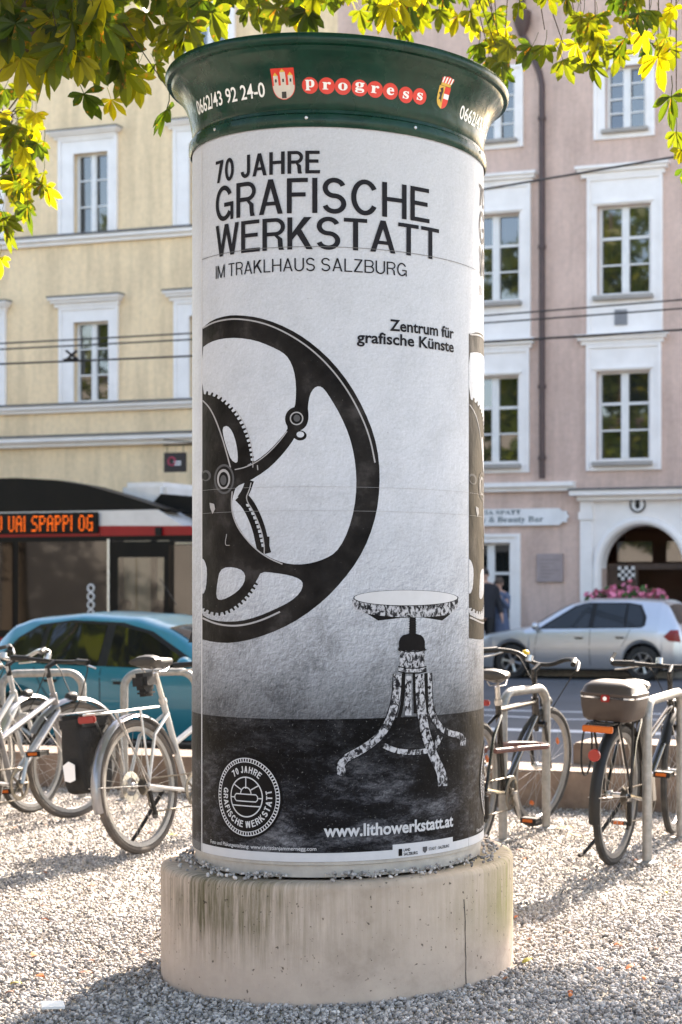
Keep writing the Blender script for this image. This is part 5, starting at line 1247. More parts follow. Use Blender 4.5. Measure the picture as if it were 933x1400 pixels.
g_ = car('silver_hatchback', 'silver five-door hatchback parked in front of the pink house', (p.x+SN.x*.83, p.y+SN.y*.83, ROADZ), ang, golf)
blue = carpaint('blue_car_paint', (.002, .165, .235), .15)
jazz = dict(x=(-.62, 3.28), w=1.69, wr=.30, wheels=(0.0, 2.50), spokes=8, paint=blue, mirror=1.98, strip=None,
    plan=[(-.62, .80), (-.5, .92), (-.2, .98), (.3, 1.0), (2.1, 1.0), (2.8, .95), (3.1, .85), (3.28, .68)],
    top=[(-.62, .75), (-.56, 1.02), (-.20, 1.40), (.0, 1.47), (.6, 1.52), (1.2, 1.49), (1.55, 1.40), (2.35, 1.0), (2.55, .95), (3.0, .84), (3.2, .70), (3.28, .55)],
    belt=[(-.62, .72), (-.55, .93), (.3, .95), (1.6, .92), (2.35, .90), (2.55, .91), (3.0, .80), (3.2, .66), (3.28, .52)],
    daylight=[(-.24, 1.0), (2.12, .94), (1.95, 1.06), (1.45, 1.335), (1.1, 1.425), (.5, 1.45), (.12, 1.40), (-.10, 1.26), (-.22, 1.10)],
    windows=[[(.28, .985), (.93, .97), (.92, 1.40), (.5, 1.425), (.26, 1.40)], [(-.20, 1.02), (.20, .995), (.20, 1.385), (.10, 1.36), (-.08, 1.25)], [(1.04, .97), (2.0, .955), (1.88, 1.05), (1.40, 1.315), (1.08, 1.39), (1.02, 1.40)]],
    doors=[[(.98, .24), (.99, .55), (.98, .95)], [(2.08, .26), (2.08, .60), (2.02, .93)], [(.42, .60), (.30, .75), (.20, .95)]], handles=[(.42, .84), (1.22, .83)],
    lamps=[([(-.58, .72), (-.40, .74), (-.36, .90), (-.50, .96)], M['red'])], screens=[(1.60, 2.30), (-.54, -.22)])
BP = Plane(110, 15.9, STR); s_, z_ = BP.uv(135, 900)
base = BP.p+BP.d*s_
xoff = .98
bc_ = base-SD*xoff+SN*.85
jazz.update(top=[(x, z*.935) for x, z in jazz['top']], belt=[(x, z*.935) for x, z in jazz['belt']], daylight=[(x, z*.935) for x, z in jazz['daylight']], windows=[[(x, z*.935) for x, z in w] for w in jazz['windows']], doors=[[(x, z*.935) for x, z in w] for w in jazz['doors']], handles=[(x, z*.935) for x, z in jazz['handles']], lamps=[([(x, z*.935) for x, z in w], m_) for w, m_ in jazz['lamps']])
b_ = car('blue_hatchback', 'bright blue small hatchback parked behind the left hand bicycles', (bc_.x, bc_.y, ROADZ-.01), STR, jazz)
MB().tube([(1.25, .1, 1.50), (1.05, .1, 1.78)], .005, 5).build('aerial', M['black'], b_)
# ------------------------------------------------------------------ trolleybus
BUS = Plane(150, 25.2, STR); bu = BUS.uv
bus = empty('trolleybus', (BUS.p.x, BUS.p.y, ROADZ), STR); tag(bus, 'white and red trolleybus with amber destination display', 'bus')
BW = 2.5
def bx_(px, py): s, z = bu(px, py); return s, z-ROADZ
xF = bx_(292, 760)[0]; xR = xF-17.5; zR = bx_(70, 699)[1]; zW1 = bx_(70, 738)[1]; zW0 = bx_(70, 862)[1]
M['buswhite'] = mat('bus_white_paint', (.72, .71, .69), None, 2, .25, coat=.8, rvar=.05); M['busred'] = mat('bus_red_paint', (.34, .003, .008), None, 2, .4, coat=.1, rvar=.05); M['busblack'] = mat('bus_black_panel', (.004, .004, .004), (.008, .007, .006), 2, .5, ior=1.3, rvar=.05)
cr0 = bx_(215, 700)[0]
prof = [(xR, .32), (xF-.12, .32), (xF, .6), (xF, 1.3), (xF-.10, zW1-.25), (xF-.45, zR-.32), (cr0, zR), (xR, zR)]
MB().prism([(xR, .32), (xF-.12, .32), (xF, .6), (xF, 1.3), (xF-.02, zW0-.06), (xR, zW0-.06)], .02, BW-.02).build('body', M['buswhite'], bus)
MB().prism([(xR, zW1+.02), (xF-.16, zW1+.02), (xF-.45, zR-.32), (cr0, zR), (xR, zR)], .02, BW-.02).build('roof', M['buswhite'], bus)
MB().box((xR, .02, zW0-.06), (xR+.1, BW-.02, zW1+.02)).build('rear_wall', M['buswhite'], bus)
MB().box((xR+.1, BW-.10, zW0-.06), (xF-2.2, BW-.05, zW0+.12)).build('far_sill', M['busblack'], bus)
pcx = MB()
x_ = xF-1.2
while x_ > xR+.3: MB().box((x_-.05, BW-.10, zW0), (x_+.05, BW-.04, zW1+.02)).build('far_post', M['busblack'], bus); x_ -= 1.45
M['seatcloth'] = mat('bus_seat_cloth', (.16, .02, .03), (.05, .04, .09), 18, .9); M['railyellow'] = mat('yellow_rail', (.6, .42, .02), None, 8, .4)
x_ = xF-2.2; k_ = 0
while x_ > xF-11:
    for y_ in (.25, .75, 1.75):
        s_b = MB().box((x_-.06, y_, zW0-.5), (x_+.06, y_+.42, zW0+.32), .03); s_b.box((x_-.05, y_+.10, zW0+.32), (x_+.05, y_+.32, zW0+.48), .03); s_b.build('passenger_seat', M['seatcloth'], bus, True)
    if k_ % 2 == 0: MB().tube([(x_+.1, 1.1, zW0-.5), (x_+.1, 1.1, zW1)], .02, 6).build('grab_pole', M['railyellow'], bus, True)
    x_ -= .78; k_ += 1
MB().box((xR+.1, .05, zW0-.62), (xF-.2, BW-.05, zW0-.55)).build('floor', M['busblack'], bus)
zrd0 = bx_(200, 734)[1]; zrd1 = bx_(200, 718)[1]
MB().prism([(bx_(137, 725)[0], zrd0), (xF-.16, zrd0), (xF-.40, zrd1-.02), (bx_(137, 725)[0], zrd1)], 0, .018).build('red_band', M['busred'], bus)
MB().box((xR, .0, zrd0+.001), (bx_(136, 725)[0], .016, zrd1+.0)).build('red_band', M['busred'], bus)
MB().box((xR, -.004, .34), (xF-.05, .016, .95)).build('skirt', M['busred'], bus)
dsp = MB().box((bx_(-60, 715)[0], -.03, bx_(60, 730)[1]), (bx_(136, 715)[0], -.002, bx_(60, 701)[1]), .01).build('destination_display', M['busblack'], bus)
LED = emit('amber_led', (1.0, .16, .006), .42)
rows = 7
glyphs = {'U': '1001 1001 1001 1001 1001 1001 0110', 'A': '0110 1001 1001 1111 1001 1001 1001', 'I': '1 1 1 1 1 1 1', 'S': '0111 1000 1000 0110 0001 0001 1110', 'P': '1110 1001 1001 1110 1000 1000 1000', 'L': '1000 1000 1000 1000 1000 1000 1111', 'O': '0110 1001 1001 1001 1001 1001 0110', 'G': '0111 1000 1000 1011 1001 1001 0111', 'C': '0111 1000 1000 1000 1000 1000 0111', ' ': '00 00 00 00 00 00 00'}
x = bx_(-14, 715)[0]; xe = bx_(131, 715)[0]; txt = 'OU UAI SPAPPI OG'; ncol = sum(len(glyphs[c].split()[0])+1 for c in txt); st_ = (xe-x)/ncol; zt = bx_(60, 705)[1]; zh = (zt-bx_(60, 727)[1])/rows
for c in txt:
    g = glyphs[c].split(); dot = MB()
    for r_, row in enumerate(g):
        for k, on in enumerate(row):
            if on == '1': x0 = x+k*st_; z0 = zt-(r_+1)*zh; dot.box((x0+.008, -.036, z0+.01), (x0+st_-.004, -.031, z0+zh-.008))
    x += (len(g[0])+1)*st_
    if dot.v: tag(dot.build('display_letter', LED, dsp), kind='stuff')
# glazing band, posts, door
px_list = [(-560, -470), (-462, -370), (-362, -240), (-232, -120), (-112, 18), (26, 147)]
M['busglass'] = mat('bus_glass', (.004, .0035, .003), (.014, .010, .008), 1.5, .03, ior=1.85, rvar=.01)
MB().box((xR, -.006, zW0-.12), (xF-.28, .015, zW0)).build('window_band', M['busblack'], bus); MB().box((xR, -.006, zW1-.03), (xF-.28, .015, zW1+.05)).build('window_band', M['busblack'], bus)
for (a0, c0), (a1, c1) in zip(px_list, px_list[1:]+[(152, 152)]): MB().box((bx_(c0, 790)[0], -.005, zW0), (bx_(a1, 790)[0], .03, zW1-.03)).build('window_post', M['busblack'], bus)
for a, c in px_list: MB().box((bx_(a, 790)[0], -.016, zW0), (bx_(c, 790)[0], -.008, zW1-.03)).build('side_window', M['busglass'], bus)
d0, d1 = bx_(152, 790)[0], bx_(240, 790)[0]; gl0_, gl1_ = bx_(164, 790)[0], bx_(226, 790)[0]
dzt = bx_(195, 762)[1]; door = MB().box((d0, -.03, .35), (gl0_, -.010, zW1-.04)).box((gl1_, -.03, .35), (d1, -.010, zW1-.04)).box((gl0_, -.03, dzt), (gl1_, -.010, zW1-.04)).box((gl0_, -.03, .35), (gl1_, -.010, .55)).build('door', M['busblack'], bus)
gl0, gl1 = bx_(164, 790)[0], bx_(226, 790)[0]
MB().box((gl0, -.042, .55), (gl1, -.033, bx_(195, 762)[1])).build('door_glass', M['seeglass'], door)
MB().box((bx_(232, 790)[0], -.03, 1.2), (xF-.32, -.012, zW1-.10)).build('cab_window', M['busglass'], bus)
MB().tube([(bx_(150, 790)[0], -.03, .4), (bx_(150, 790)[0], -.03, zW1)], .02, 6).build('grab_rail', M['steel'], bus)
for k in range(4): MB().ring((bx_(126, 800)[0], -.03, bx_(126, 804+k*11.5)[1]), .055, .014, 20, 6).build('safety_ring', M['white'], bus)
MB().box((bx_(214, 725)[0], -.05, bx_(214, 732)[1]), (bx_(223, 725)[0], -.006, bx_(214, 721)[1]), .01).build('side_camera', M['black'], bus)
mr = MB().ell((xF-.05, -.22, bx_(250, 758)[1]), .10, .08, .20); mr.tube([(xF-.35, .05, zW1+.15), (xF-.1, -.15, zW1+.10), (xF-.05, -.22, zW1-.05)], .025, 6); mr.build('wing_mirror', M['black'], bus, True)
# front screen
MB().prism([(xF+.004, 1.1), (xF+.006, 1.3), (xF-.094, zW1-.25), (xF-.32, zR-.40), (xF-.36, zR-.42), (xF-.13, zW1-.27)], .15, BW-.15).build('front_screen', M['busglass'], bus)
# black roof fairing and equipment
rx = lambda px: bx_(px, 680)[0]; rz_ = lambda px, py: bx_(px, py)[1]
MB().prism([(rx(-700), zR+.01), (rx(-700), rz_(0, 654)), (rx(20), rz_(20, 653)), (rx(75), rz_(75, 656)), (rx(120), rz_(120, 664)), (rx(165), rz_(165, 677)), (rx(200), rz_(200, 688)), (rx(232), rz_(232, 699)), (rx(232), zR+.01)], .05, .45).build('roof_fairing', M['busblack'], bus)
MB().box((rx(128), .7, zR+.02), (rx(190), 1.9, rz_(160, 655)), .08).build('roof_unit', M['buswhite'], bus, True)
MB().prism([(rx(170), zR+.02), (rx(190), rz_(190, 672)), (rx(240), rz_(240, 676)), (rx(262), rz_(262, 690)), (rx(270), zR-.1)], .6, 2.2).build('front_roof_cowl', M['busblack'], bus)
for cx in (xF-2.7, xF-8.6, xF-15):
    w = MB().lathe([(.28, .0), (.44, .0), (.48, .04), (.48, .26), (.28, .28)], 30, (cx, 0, .48), 'y').build('wheel', M['rubber'], bus, True); MB().lathe([(0, .03), (.28, .03)], 20, (cx, 0, .48), 'y').build('rim', M['alu'], w)
# people aboard and things seen in the glass are left to the reflections
# ------------------------------------------------------------------ overhead wires
def wire(label, p0, Y0, p1, Y1, r=.012):
    a, b = at(p0[0], p0[1], Y0), at(p1[0], p1[1], Y1); d = b-a; a2, b2 = a-d*1.2, b+d*1.2
    o = MB().tube([a2.lerp(b2, i/20)+Vector((0, 0, -.02*math.sin(math.pi*i/20))) for i in range(21)], r, 6).build('overhead_wire', M['black'], None, True)
    tag(o, label, 'wire', 'overhead trolley wires'); return o
wire('upper of the two thin wires crossing the lower yellow windows', (0, 468), 25, (262, 454), 24)
wire('lower of the two thin wires crossing the lower yellow windows', (0, 476), 25, (262, 462.5), 24)
iw = wire('thicker contact wire carrying a small clamp in front of the yellow house', (0, 496), 24, (262, 485), 23, .014)
b = MB(); q = at(98, 486, 23.6); b.tube([q+Vector((-.08, 0, .07)), q+Vector((.08, 0, -.05))], .02, 6); b.tube([q+Vector((-.08, 0, -.07)), q+Vector((.08, 0, .07))], .02, 6); b.tube([q+Vector((-.12, 0, -.06)), q+Vector((.10, 0, -.05))], .015, 6); b.build('wire_clamp', M['black'], iw)
wire('steep span wire rising across the pink house towards the leaves', (663, 257), 24, (920, 213), 21, .016)
wire('upper thin wire below the middle pink windows', (663, 430), 25, (933, 408), 23)
wire('second thin wire below the middle pink windows', (663, 440), 25, (933, 420), 23)
wire('contact wire passing just above the lower pink window hoods', (663, 466), 24, (933, 449), 22, .016)
# ------------------------------------------------------------------ people on the far pavement
def person(label, loc, rz, h, cloth, hair, skin, raised, legs):
    root = empty('person', loc, rz); tag(root, label, 'person', 'people on the far pavement'); k = h/1.70
    vv = []; ee = []; rad = []
    def add(p, r, parent=None):
        vv.append(tuple(c*k for c in p)); rad.append(r*k); 
        if parent is not None: ee.append((parent, len(vv)-1))
        return len(vv)-1
    pel = add((0, 0, .92), .13); ch = add((0, 0, 1.18), .12, pel); sh = add((0, 0, 1.38), .10, ch); nk = add((0, 0, 1.47), .052, sh); hd = add((0, -.01, 1.56), .078, nk); add((0, -.012, 1.635), .074, hd)
    for s in (-1, 1):
        hp = add((s*.09, 0, .86), .088, pel); kn = add((s*.10, -.02, .48), .058, hp); an = add((s*.10, .01, .09), .040, kn); add((s*.10, -.13, .035), .034, an)
        so_ = add((s*.17, 0, 1.38), .055, sh)
        if raised and s == raised: el = add((s*.24, -.06, 1.14), .044, so_); wr_ = add((s*.10, -.19, 1.36), .030, el); pm = add((s*.07, -.20, 1.43), .030, wr_); dirs = [(-.02, -.01, .07), (-.005, -.015, .08), (.012, -.012, .075), (.028, -.006, .06), (-.045, .005, .03)]
        else: el = add((s*.25, .03, 1.12), .044, so_); wr_ = add((s*.29, -.06, .90), .030, el); pm = add((s*.30, -.08, .83), .030, wr_); dirs = [(-.012, -.03, -.07), (0, -.015, -.08), (.005, .0, -.075), (.004, .015, -.06), (-.02, -.045, -.02)]
        for d in dirs:
            p0 = Vector(vv[pm])/k; a = add(tuple(p0+Vector(d)*.55), .010, pm); add(tuple(p0+Vector(d)+Vector((0, -.012, 0))), .009, a)
    me = bpy.data.meshes.new('body'); me.from_pydata(vv, ee, []); o = link('body', me, root); me.materials.append(skin)
    sk = o.modifiers.new('skin', 'SKIN')
    for i, sv in enumerate(me.skin_vertices[0].data): sv.radius = (rad[i], rad[i]); sv.use_root = (i == 0)
    sb = o.modifiers.new('sub', 'SUBSURF'); sb.levels = 1; sb.render_levels = 1
    # clothing follows the body
    def tubeset(nm, paths, m):
        b = MB()
        for pth, rr in paths: b.tube([tuple(c*k for c in p) for p in pth], [r*k for r in rr], 14)
        return b.build(nm, m, root, True)
    coat = MB().lathe([(.0, 1.44), (.07, 1.44), (.15, 1.41), (.175, 1.34), (.17, 1.2), (.155, 1.05), (.19, .88), (.22, .62), (.215, .60), (.1, .62)] if legs == 'skirt' else [(0, 1.44), (.07, 1.44), (.16, 1.41), (.19, 1.34), (.185, 1.15), (.175, .95), (.18, .84), (.1, .85)], 20)
    coat.v = [(x*1.12*k, y*.74*k, z*k) for x, y, z in coat.v]; coat.build('coat', cloth, root, True)
    sl_ = []
    for s in (-1, 1):
        if raised and s == raised: sl_.append(([(s*.15, 0, 1.39), (s*.19, -.01, 1.33), (s*.24, -.06, 1.14), (s*.13, -.165, 1.31)], [.05, .068, .058, .045]))
        else: sl_.append(([(s*.15, 0, 1.39), (s*.20, 0, 1.32), (s*.25, .03, 1.12), (s*.288, -.05, .92)], [.05, .07, .058, .046]))
    tubeset('sleeves', sl_, cloth)
    if legs != 'skirt': tubeset('trousers', [([(s*.09, 0, .90), (s*.095, -.01, .70), (s*.10, -.02, .48), (s*.10, .01, .08)], [.10, .098, .078, .066]) for s in (-1, 1)], M['black'])
    tubeset('shoes', [([(s*.10, .06, .04), (s*.10, -.05, .045), (s*.10, -.17, .03)], [.042, .045, .03]) for s in (-1, 1)], M['leather'])
    hr = MB().ell((0, .022*k, 1.605*k), .088*k, .095*k, .105*k, 16, 10); hr.build('hair', hair, root, True)
    fc = MB(); fc.ell((0, -.085*k, 1.565*k), .012*k, .02*k, .02*k); fc.build('nose', skin, root, True)
    MB().box((-.062*k, -.098*k, 1.575*k), (.062*k, -.078*k, 1.61*k), .008).build('sunglasses', M['black'], root, True)
    MB().ell((0, -.082*k, 1.515*k), .022*k, .008*k, .007*k).build('mouth', M['brownleather'], root, True)
    for s in (-1, 1): MB().ell((s*.082*k, .0, 1.565*k), .012*k, .02*k, .028*k).build('ear', skin, root, True)
    return root
skin = mat('skin', (.50, .30, .22), (.44, .25, .18), 20, .55)
p = at(682, 800, 31.2); person('person in a blue grey coat and sunglasses raising one hand to the face', (p.x, p.y, -.155), R(-25), 1.74, mat('blue_grey_cloth', (.11, .14, .21), (.08, .10, .16), 12, .85, bmp=.4, bscale=30), mat('brown_hair', (.07, .045, .03), None, 30, .6), skin, 1, 'skirt')
p = at(662, 800, 30.8); person('person in dark clothes half hidden behind the advertising column', (p.x, p.y, -.155), R(20), 1.93, mat('dark_cloth', (.02, .02, .025), None, 12, .85), mat('dark_hair', (.03, .02, .015), None, 30, .6), skin, 0, 'trousers')
# ------------------------------------------------------------------ flower tub by the doorway
p = at(858, 806, 31.0); tub = empty('flower_planter', (p.x, p.y, -.155)); tag(tub, 'planter full of pink flowers in front of the arched doorway', 'planter')
MB().lathe([(.0, .02), (.30, .0), (.36, .5), (.42, .95), (.44, .97), (.42, 1.0), (.36, .98), (.36, .9), (0, .9)], 24).build('tub', mat('planter_wood', (.12, .08, .055), None, 6, .8), tub, True)
fl = MB(); lv = MB(); rg = random.Random(4)
for i in range(420):
    a = rg.uniform(0, 6.28); rr = math.sqrt(rg.uniform(0, 1))*.80; c = Vector((rr*math.cos(a), rr*.6*math.sin(a), 1.12+rg.uniform(0, .55)*(1-rr*.55)))
    t = fl if i % 4 else lv; s = .055 if i % 4 else .07; n_ = 6
    d = Vector((rg.uniform(-1, 1), rg.uniform(-1, 1), rg.uniform(.2, 1))).normalized(); u = d.orthogonal().normalized(); w = d.cross(u)
    t.add([c]+[c+(u*math.cos(2*math.pi*j/n_)+w*math.sin(2*math.pi*j/n_))*s+d*.02 for j in range(n_)], [(0, j+1, (j+1) % n_+1) for j in range(n_)])
tag(fl.build('blossoms', mat('pink_petals', (.72, .22, .32), (.6, .14, .22), 9, .7, island=.3), tub), kind='stuff'); tag(lv.build('foliage', mat('planter_leaves', (.06, .12, .03), None, 9, .7, island=.3), tub), kind='stuff')
# ------------------------------------------------------------------ the horse chestnut over the column
def leafmat(name, green, yellow, island=False, spots=True):
    m, t, b, L = newmat(name); co = node(t, 'ShaderNodeTexCoord').outputs['Object']
    rnd = node(t, 'ShaderNodeNewGeometry').outputs['Random Per Island'] if island else node(t, 'ShaderNodeObjectInfo').outputs['Random']
    c = ramp(t, L, rnd, [(0, green), (.78, tuple(lerp(a, b_, .25) for a, b_ in zip(green, yellow))), (1, yellow)])
    n1 = noise(t, L, co, 28, 4); c = mixc(t, L, ramp(t, L, n1, [(.62, 0.0), (.72, .8)]), c, (.22, .085, .02)) if spots else c
    L(c, b.inputs['Base Color']); b.inputs['Roughness'].default_value = .5
    tr = node(t, 'ShaderNodeBsdfTranslucent'); tc = mixc(t, L, 1.0, c, (3.6, 3.1, 1.1), 'MULTIPLY'); L(tc, tr.inputs[0])
    mx = node(t, 'ShaderNodeMixShader'); mx.inputs[0].default_value = .55; L(b.outputs[0], mx.inputs[1]); L(tr.outputs[0], mx.inputs[2])
    L(mx.outputs[0], t.nodes['Material Output'].inputs[0]); return m
LM = leafmat('chestnut_leaf', (.016, .036, .005), (.18, .180, .010))
LS = leafmat('crown_leaf', (.050, .080, .010), (.15, .15, .015), True, False)
M['bark'] = mat('chestnut_bark', (.09, .065, .045), (.045, .033, .024), 14, .9, bmp=.8, bscale=22, bdist=.03)
def palmate(seed, n=6, seg=5):
    rg = random.Random(seed); b = MB(); angs = {5: (-78, -40, -4, 36, 74), 6: (-92, -56, -20, 14, 50, 88), 7: (-105, -72, -36, -2, 33, 68, 102)}[n]
    b.tube([(0, 0, .10), (.004, .004, .05), (0, 0, 0)], .0022, 4, cap=False)
    for a in angs:
        a = R(a+rg.uniform(-7, 7)); ln = (.15-.05*abs(math.sin(a))**1.5)*rg.uniform(.88, 1.1); d = Vector((math.sin(a), 0, -math.cos(a))); s = Vector((math.cos(a), 0, math.sin(a))); out = rg.uniform(-.25, .45)
        vv = []
        for i in range(seg+1):
            t = i/seg; w = ln*.19*(math.sin(math.pi*min(1, t**1.45))**.85)+.0012
            if i == seg: w = .001
            c = d*(ln*t)+Vector((0, -out*ln*t*(1-.3*t), -.10*ln*t*t))
            f = .22*w
            vv += [c-s*w+Vector((0, -f, 0)), c+Vector((0, f, 0)), c+s*w+Vector((0, -f, 0))]
        b.add(vv, [(i*3+k, i*3+k+1, i*3+k+4, i*3+k+3) for i in range(seg) for k in (0, 1)])
    return b
LV = [palmate(i, (5, 6, 7)[i % 3]).mesh('leaf', LM, True) for i in range(6)]
tree = empty('chestnut_tree', (-4.9, 7.4, 0)); tag(tree, 'horse chestnut tree with yellowing leaves hanging over the advertising column', 'tree')
O = Vector((-4.9, 7.4, 0))
tk = MB(); tk.tube([(0, 0, -.1), (.03, .02, .5), (.05, 0, 1.6), (.0, .05, 2.9), (-.05, .1, 4.2), (.1, .2, 6.5), (.1, .1, 9)], [.42, .31, .27, .25, .22, .15, .04], 18); tk.build('trunk', M['bark'], tree, True)
def limb(pts, r0, r1):
    P = bow([Vector(p)-O for p in pts], 4); n = len(P)
    MB().tube(P, [lerp(r0, r1, i/(n-1)) for i in range(n)], 10).build('limb', M['bark'], tree, True); return [p+O for p in P]
limbs = []
limbs += limb([(-4.9, 7.45, 2.6), (-3.5, 7.0, 3.05), (-2.75, 6.6, 3.48), (-2.25, 6.5, 3.80), (-1.6, 6.9, 4.5), (-.3, 7.2, 4.8), (.9, 7.5, 4.7)], .15, .03)
limbs += limb([(-4.9, 7.5, 3.2), (-4.0, 7.9, 3.7), (-3.6, 8.2, 3.9), (-3.35, 8.3, 3.7), (-3.3, 8.2, 3.2)], .06, .008)
limbs += limb([(-4.85, 7.5, 3.9), (-3.2, 7.7, 4.9), (-1.2, 7.9, 5.2), (.6, 8.3, 5.1), (1.6, 8.6, 4.9)], .13, .03)
limbs += limb([(-4.9, 7.4, 4.4), (-4.6, 6.2, 5.3), (-3.8, 5.0, 5.9)], .12, .02)
rg = random.Random(12); tw = MB(); placed = 0
def spot(px, py, Y, sc, spin=None):
    global placed
    c = at(px, py, Y); o = link('leaf', LV[rg.randrange(6)], tree, c-O, (rg.uniform(-.35, .5), rg.uniform(-.45, .45), rg.uniform(-.9, .9) if spin is None else spin)); k = sc*rg.uniform(.60, .86); o.scale = (k, k, k); placed += 1
    if rg.random() < .45:
        q = min(limbs, key=lambda p: (p-c).length); tp_ = c+Vector((0, 0, .10*k)); m_ = tp_.lerp(q, .5)+Vector((rg.uniform(-.1, .1), rg.uniform(-.1, .1), .12))
        tw.tube([tp_-O, m_-O, q-O], [.002, .0032, .005], 5)
for (n_, x0, x1, y0, y1, Y0, Y1, sc) in ((66, -10, 165, -30, 78, 5.9, 6.9, 1.2), (24, 130, 262, -40, 76, 6.2, 7.3, .95), (16, 90, 225, 40, 100, 6.6, 7.6, .8), (44, 240, 560, -40, 18, 6.4, 8.0, 1.0), (28, 540, 705, -60, 40, 6.6, 8.2, .9), (7, 655, 700, 40, 84, 7.0, 7.6, .8),
                                     (36, 700, 940, -60, 30, 6.6, 8.2, .88), (9, 705, 830, 25, 66, 6.9, 7.7, .85), (5, 850, 940, 30, 70, 6.8, 7.6, .85), (30, -20, 40, 120, 300, 7.6, 8.7, .95), (12, 30, 66, 150, 262, 7.7, 8.5, .85)):
    for i in range(n_): spot(rg.uniform(x0, x1), rg.uniform(y0, y1), rg.uniform(Y0, Y1), sc)
for px, py, Y, sc in ((115, 128, 6.7, 1.0), (152, 136, 6.8, .95), (228, 150, 6.4, 1.15), (172, 98, 6.6, 1.1), (188, 104, 6.9, 1.0), (64, 92, 6.3, 1.3), (28, 78, 6.2, 1.25), (20, 250, 8, 1), (60, 236, 8.1, .9), (10, 310, 8, 1), (0, 352, 8, 1.0), (34, 275, 8.1, .85), (770, 82, 7, 1.1), (745, 62, 7, 1.1), (808, 88, 7.1, 1.1), (848, 72, 7, 1.0), (900, 78, 6.8, 1.1), (918, 132, 6.9, 1.05), (925, 180, 7.0, .9), (932, 205, 7.0, .9), (935, 230, 7.1, .9), (678, 82, 7.2, .95), (690, 98, 7.3, .85), (655, 60, 7.2, .9)): spot(px, py, Y, sc)
tag(tw.build('twigs', M['bark'], tree, True), kind='stuff')
# the crown above and behind, which throws the upper leaves into shade
def cloud(n, box, size, seed, name, parent, m, off=Vector((0, 0, 0)), blobs=None):
    rn = np.random.default_rng(seed)
    if blobs is None: P = rn.uniform(0, 1, (n, 3))*np.array([b_-a for a, b_ in box])+np.array([a for a, b_ in box])
    else:
        idx = rn.integers(0, len(blobs), n); C_ = np.array([b_[:3] for b_ in blobs])[idx]; r_ = np.array([b_[3] for b_ in blobs])[idx]; d = rn.normal(size=(n, 3)); d /= np.linalg.norm(d, axis=1, keepdims=True); P = C_+d*(r_*rn.uniform(.55, 1.05, n))[:, None]
    u = rn.normal(size=(n, 3)); u /= np.linalg.norm(u, axis=1, keepdims=True); v = np.cross(u, rn.normal(size=(n, 3))); v /= np.linalg.norm(v, axis=1, keepdims=True)
    s = size*rn.uniform(.6, 1.3, n)[:, None]
    V = np.stack([P-u*s, P-v*s*.45, P+u*s, P+v*s*.45], 1).reshape(-1, 3)-np.array(off)
    me = bpy.data.meshes.new(name); me.vertices.add(4*n); me.vertices.foreach_set('co', V.reshape(-1).astype(np.float32)); me.loops.add(4*n); me.loops.foreach_set('vertex_index', np.arange(4*n, dtype=np.int32)); me.polygons.add(n); me.polygons.foreach_set('loop_start', np.arange(0, 4*n, 4, dtype=np.int32)); me.update(calc_edges=True); me.materials.append(m)
    o = link(name, me, parent); tag(o, kind='stuff'); return o
cloud(6500, ((-5.5, -1.3), (7.6, 9.4), (4.7, 6.6)), .12, 1, 'crown', tree, LS, O)
cloud(900, ((-1.5, 2.6), (7.6, 9.2), (5.1, 7.0)), .12, 2, 'crown', tree, LS, O)
cloud(9000, ((-5.5, 2.8), (.3, 7.2), (4.6, 7.6)), .15, 4, 'crown', tree, LS, O)
cloud(3500, None, .14, 3, 'crown', tree, LS, O, [(-4.9, 6.9, 7.5, 2.2), (-3.4, 5.6, 6.9, 1.6), (-6.2, 7.2, 6.8, 1.8), (-5.2, 8.4, 8.2, 1.8), (-3.2, 7.8, 8.0, 1.7)])
# a second chestnut, out of the frame to the right, whose outer branch shades the side of the column
t2 = empty('chestnut_tree', (4.4, 8.3, 0)); tag(t2, 'horse chestnut tree beside the bicycle with the top case, out over the steps', 'tree'); O2 = Vector((4.4, 8.3, 0))
MB().tube([(0, 0, -.1), (.03, .02, .5), (0, 0, 3), (-.1, .2, 6), (0, .1, 9)], [.40, .3, .25, .18, .05], 16).build('trunk', M['bark'], t2, True)
MB().tube([(-.05, .1, 4.5), (-.8, 2.0, 6.0), (-1.6, 3.8, 6.5), (-2.3, 5.0, 6.5)], [.14, .10, .06, .02], 10).build('limb', M['bark'], t2, True)
cloud(2600, None, .12, 21, 'crown', t2, LS, O2, [(1.95, 13.2, 6.75, .8), (2.5, 13.4, 6.9, .85), (1.5, 13.1, 6.75, .75), (2.0, 13.9, 7.2, .8)])
cloud(4500, None, .15, 22, 'crown', t2, LS, O2, [(3.6, 11.5, 7.4, 1.3), (4.4, 8.6, 8.0, 2.2), (5.6, 9.6, 7.4, 1.8), (5.2, 7.2, 7.0, 1.6)])
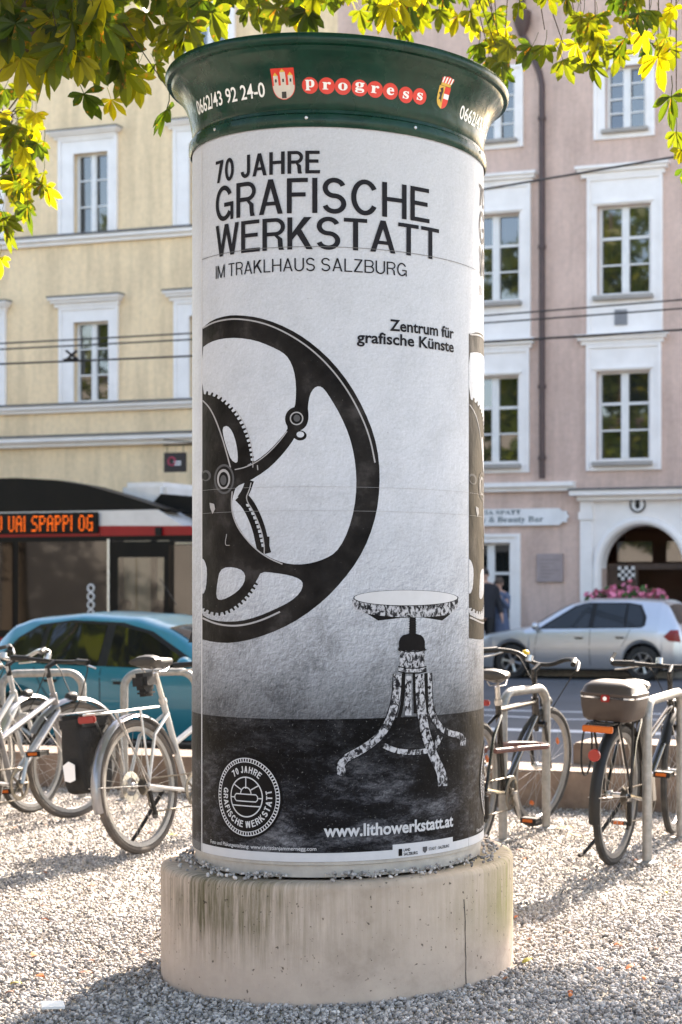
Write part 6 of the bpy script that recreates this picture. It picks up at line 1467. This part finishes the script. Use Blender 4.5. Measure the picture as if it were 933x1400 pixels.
# the row of trees further along the square, out of the frame to the left: the windows mirror them
pt = empty('park_tree', (-15, 12, 0)); tag(pt, 'tall leafy chestnut tree further along the square, mirrored in the windows', 'tree', 'trees along the square')
MB().tube([(0, 0, -.3), (0, 0, 1), (.1, 0, 4), (0, .1, 8), (0, 0, 15)], [.5, .38, .33, .25, .05], 12).build('trunk', M['bark'], pt, True)
bl_ = [(rg.uniform(-3.4, 3.4), rg.uniform(-3.4, 3.4), rg.uniform(4.5, 15.5), rg.uniform(1.2, 2.2)) for _ in range(26)]
cloud(9000, None, .30, 9, 'crown', pt, LS, Vector((0, 0, 0)), bl_)
for x, y, s, rz in ((-25, 15, .9, 1.1), (-36, 19, 1.0, 2.3), (-21, 5, .8, 4.0)):
    c = copy_tree(pt); c.location = (x, y, 0); c.scale = (s, s, s); c.rotation_euler.z = rz
# houses on the other side of the square, behind the camera's left shoulder: seen only as reflections in glass
oh = empty('opposite_house_row', (-62, 12, 0), math.atan2(-62, 52)); tag(oh, 'long cream house row with red awnings across the square, mirrored in the bus windows', 'building')
MB().box((0, 0, -.3), (84, 10, 11)).build('wall', mat('cream_render', (.24, .22, .20), (.18, .165, .15), .4, .9), oh)
MB().prism([(0, 11), (84, 11), (84, 11.4), (0, 11.4)], -.5, 10.4).build('roof', M['pipe'], oh)
wn = MB().box((-.6, -.06, 0), (.6, -.005, 1.9)).mesh('window', M['pane']); sg2 = MB().box((-1.5, -.06, .1), (1.5, -.005, 2.6)).mesh('shop_front', M['glassdark'])
awm = [mat('awning_cloth', c_, None, 5, .8) for c_ in ((.35, .02, .03), (.6, .58, .52), (.10, .14, .22))]
awn = [MB().prism([(0, 2.7), (-1.3, 2.2), (-1.3, 2.1), (0, 2.6)], -1.7, 1.7, 'x').mesh('awning', m_) for m_ in awm]
for i in range(19):
    x_ = 3+i*4.3
    for z_ in (4.4, 7.8): link('window', wn, oh, (x_-1, 0, z_)); link('window', wn, oh, (x_+1, 0, z_))
    link('shop_front', sg2, oh, (x_, 0, 0)); link('awning', awn[i % 3], oh, (x_, 0, 0))
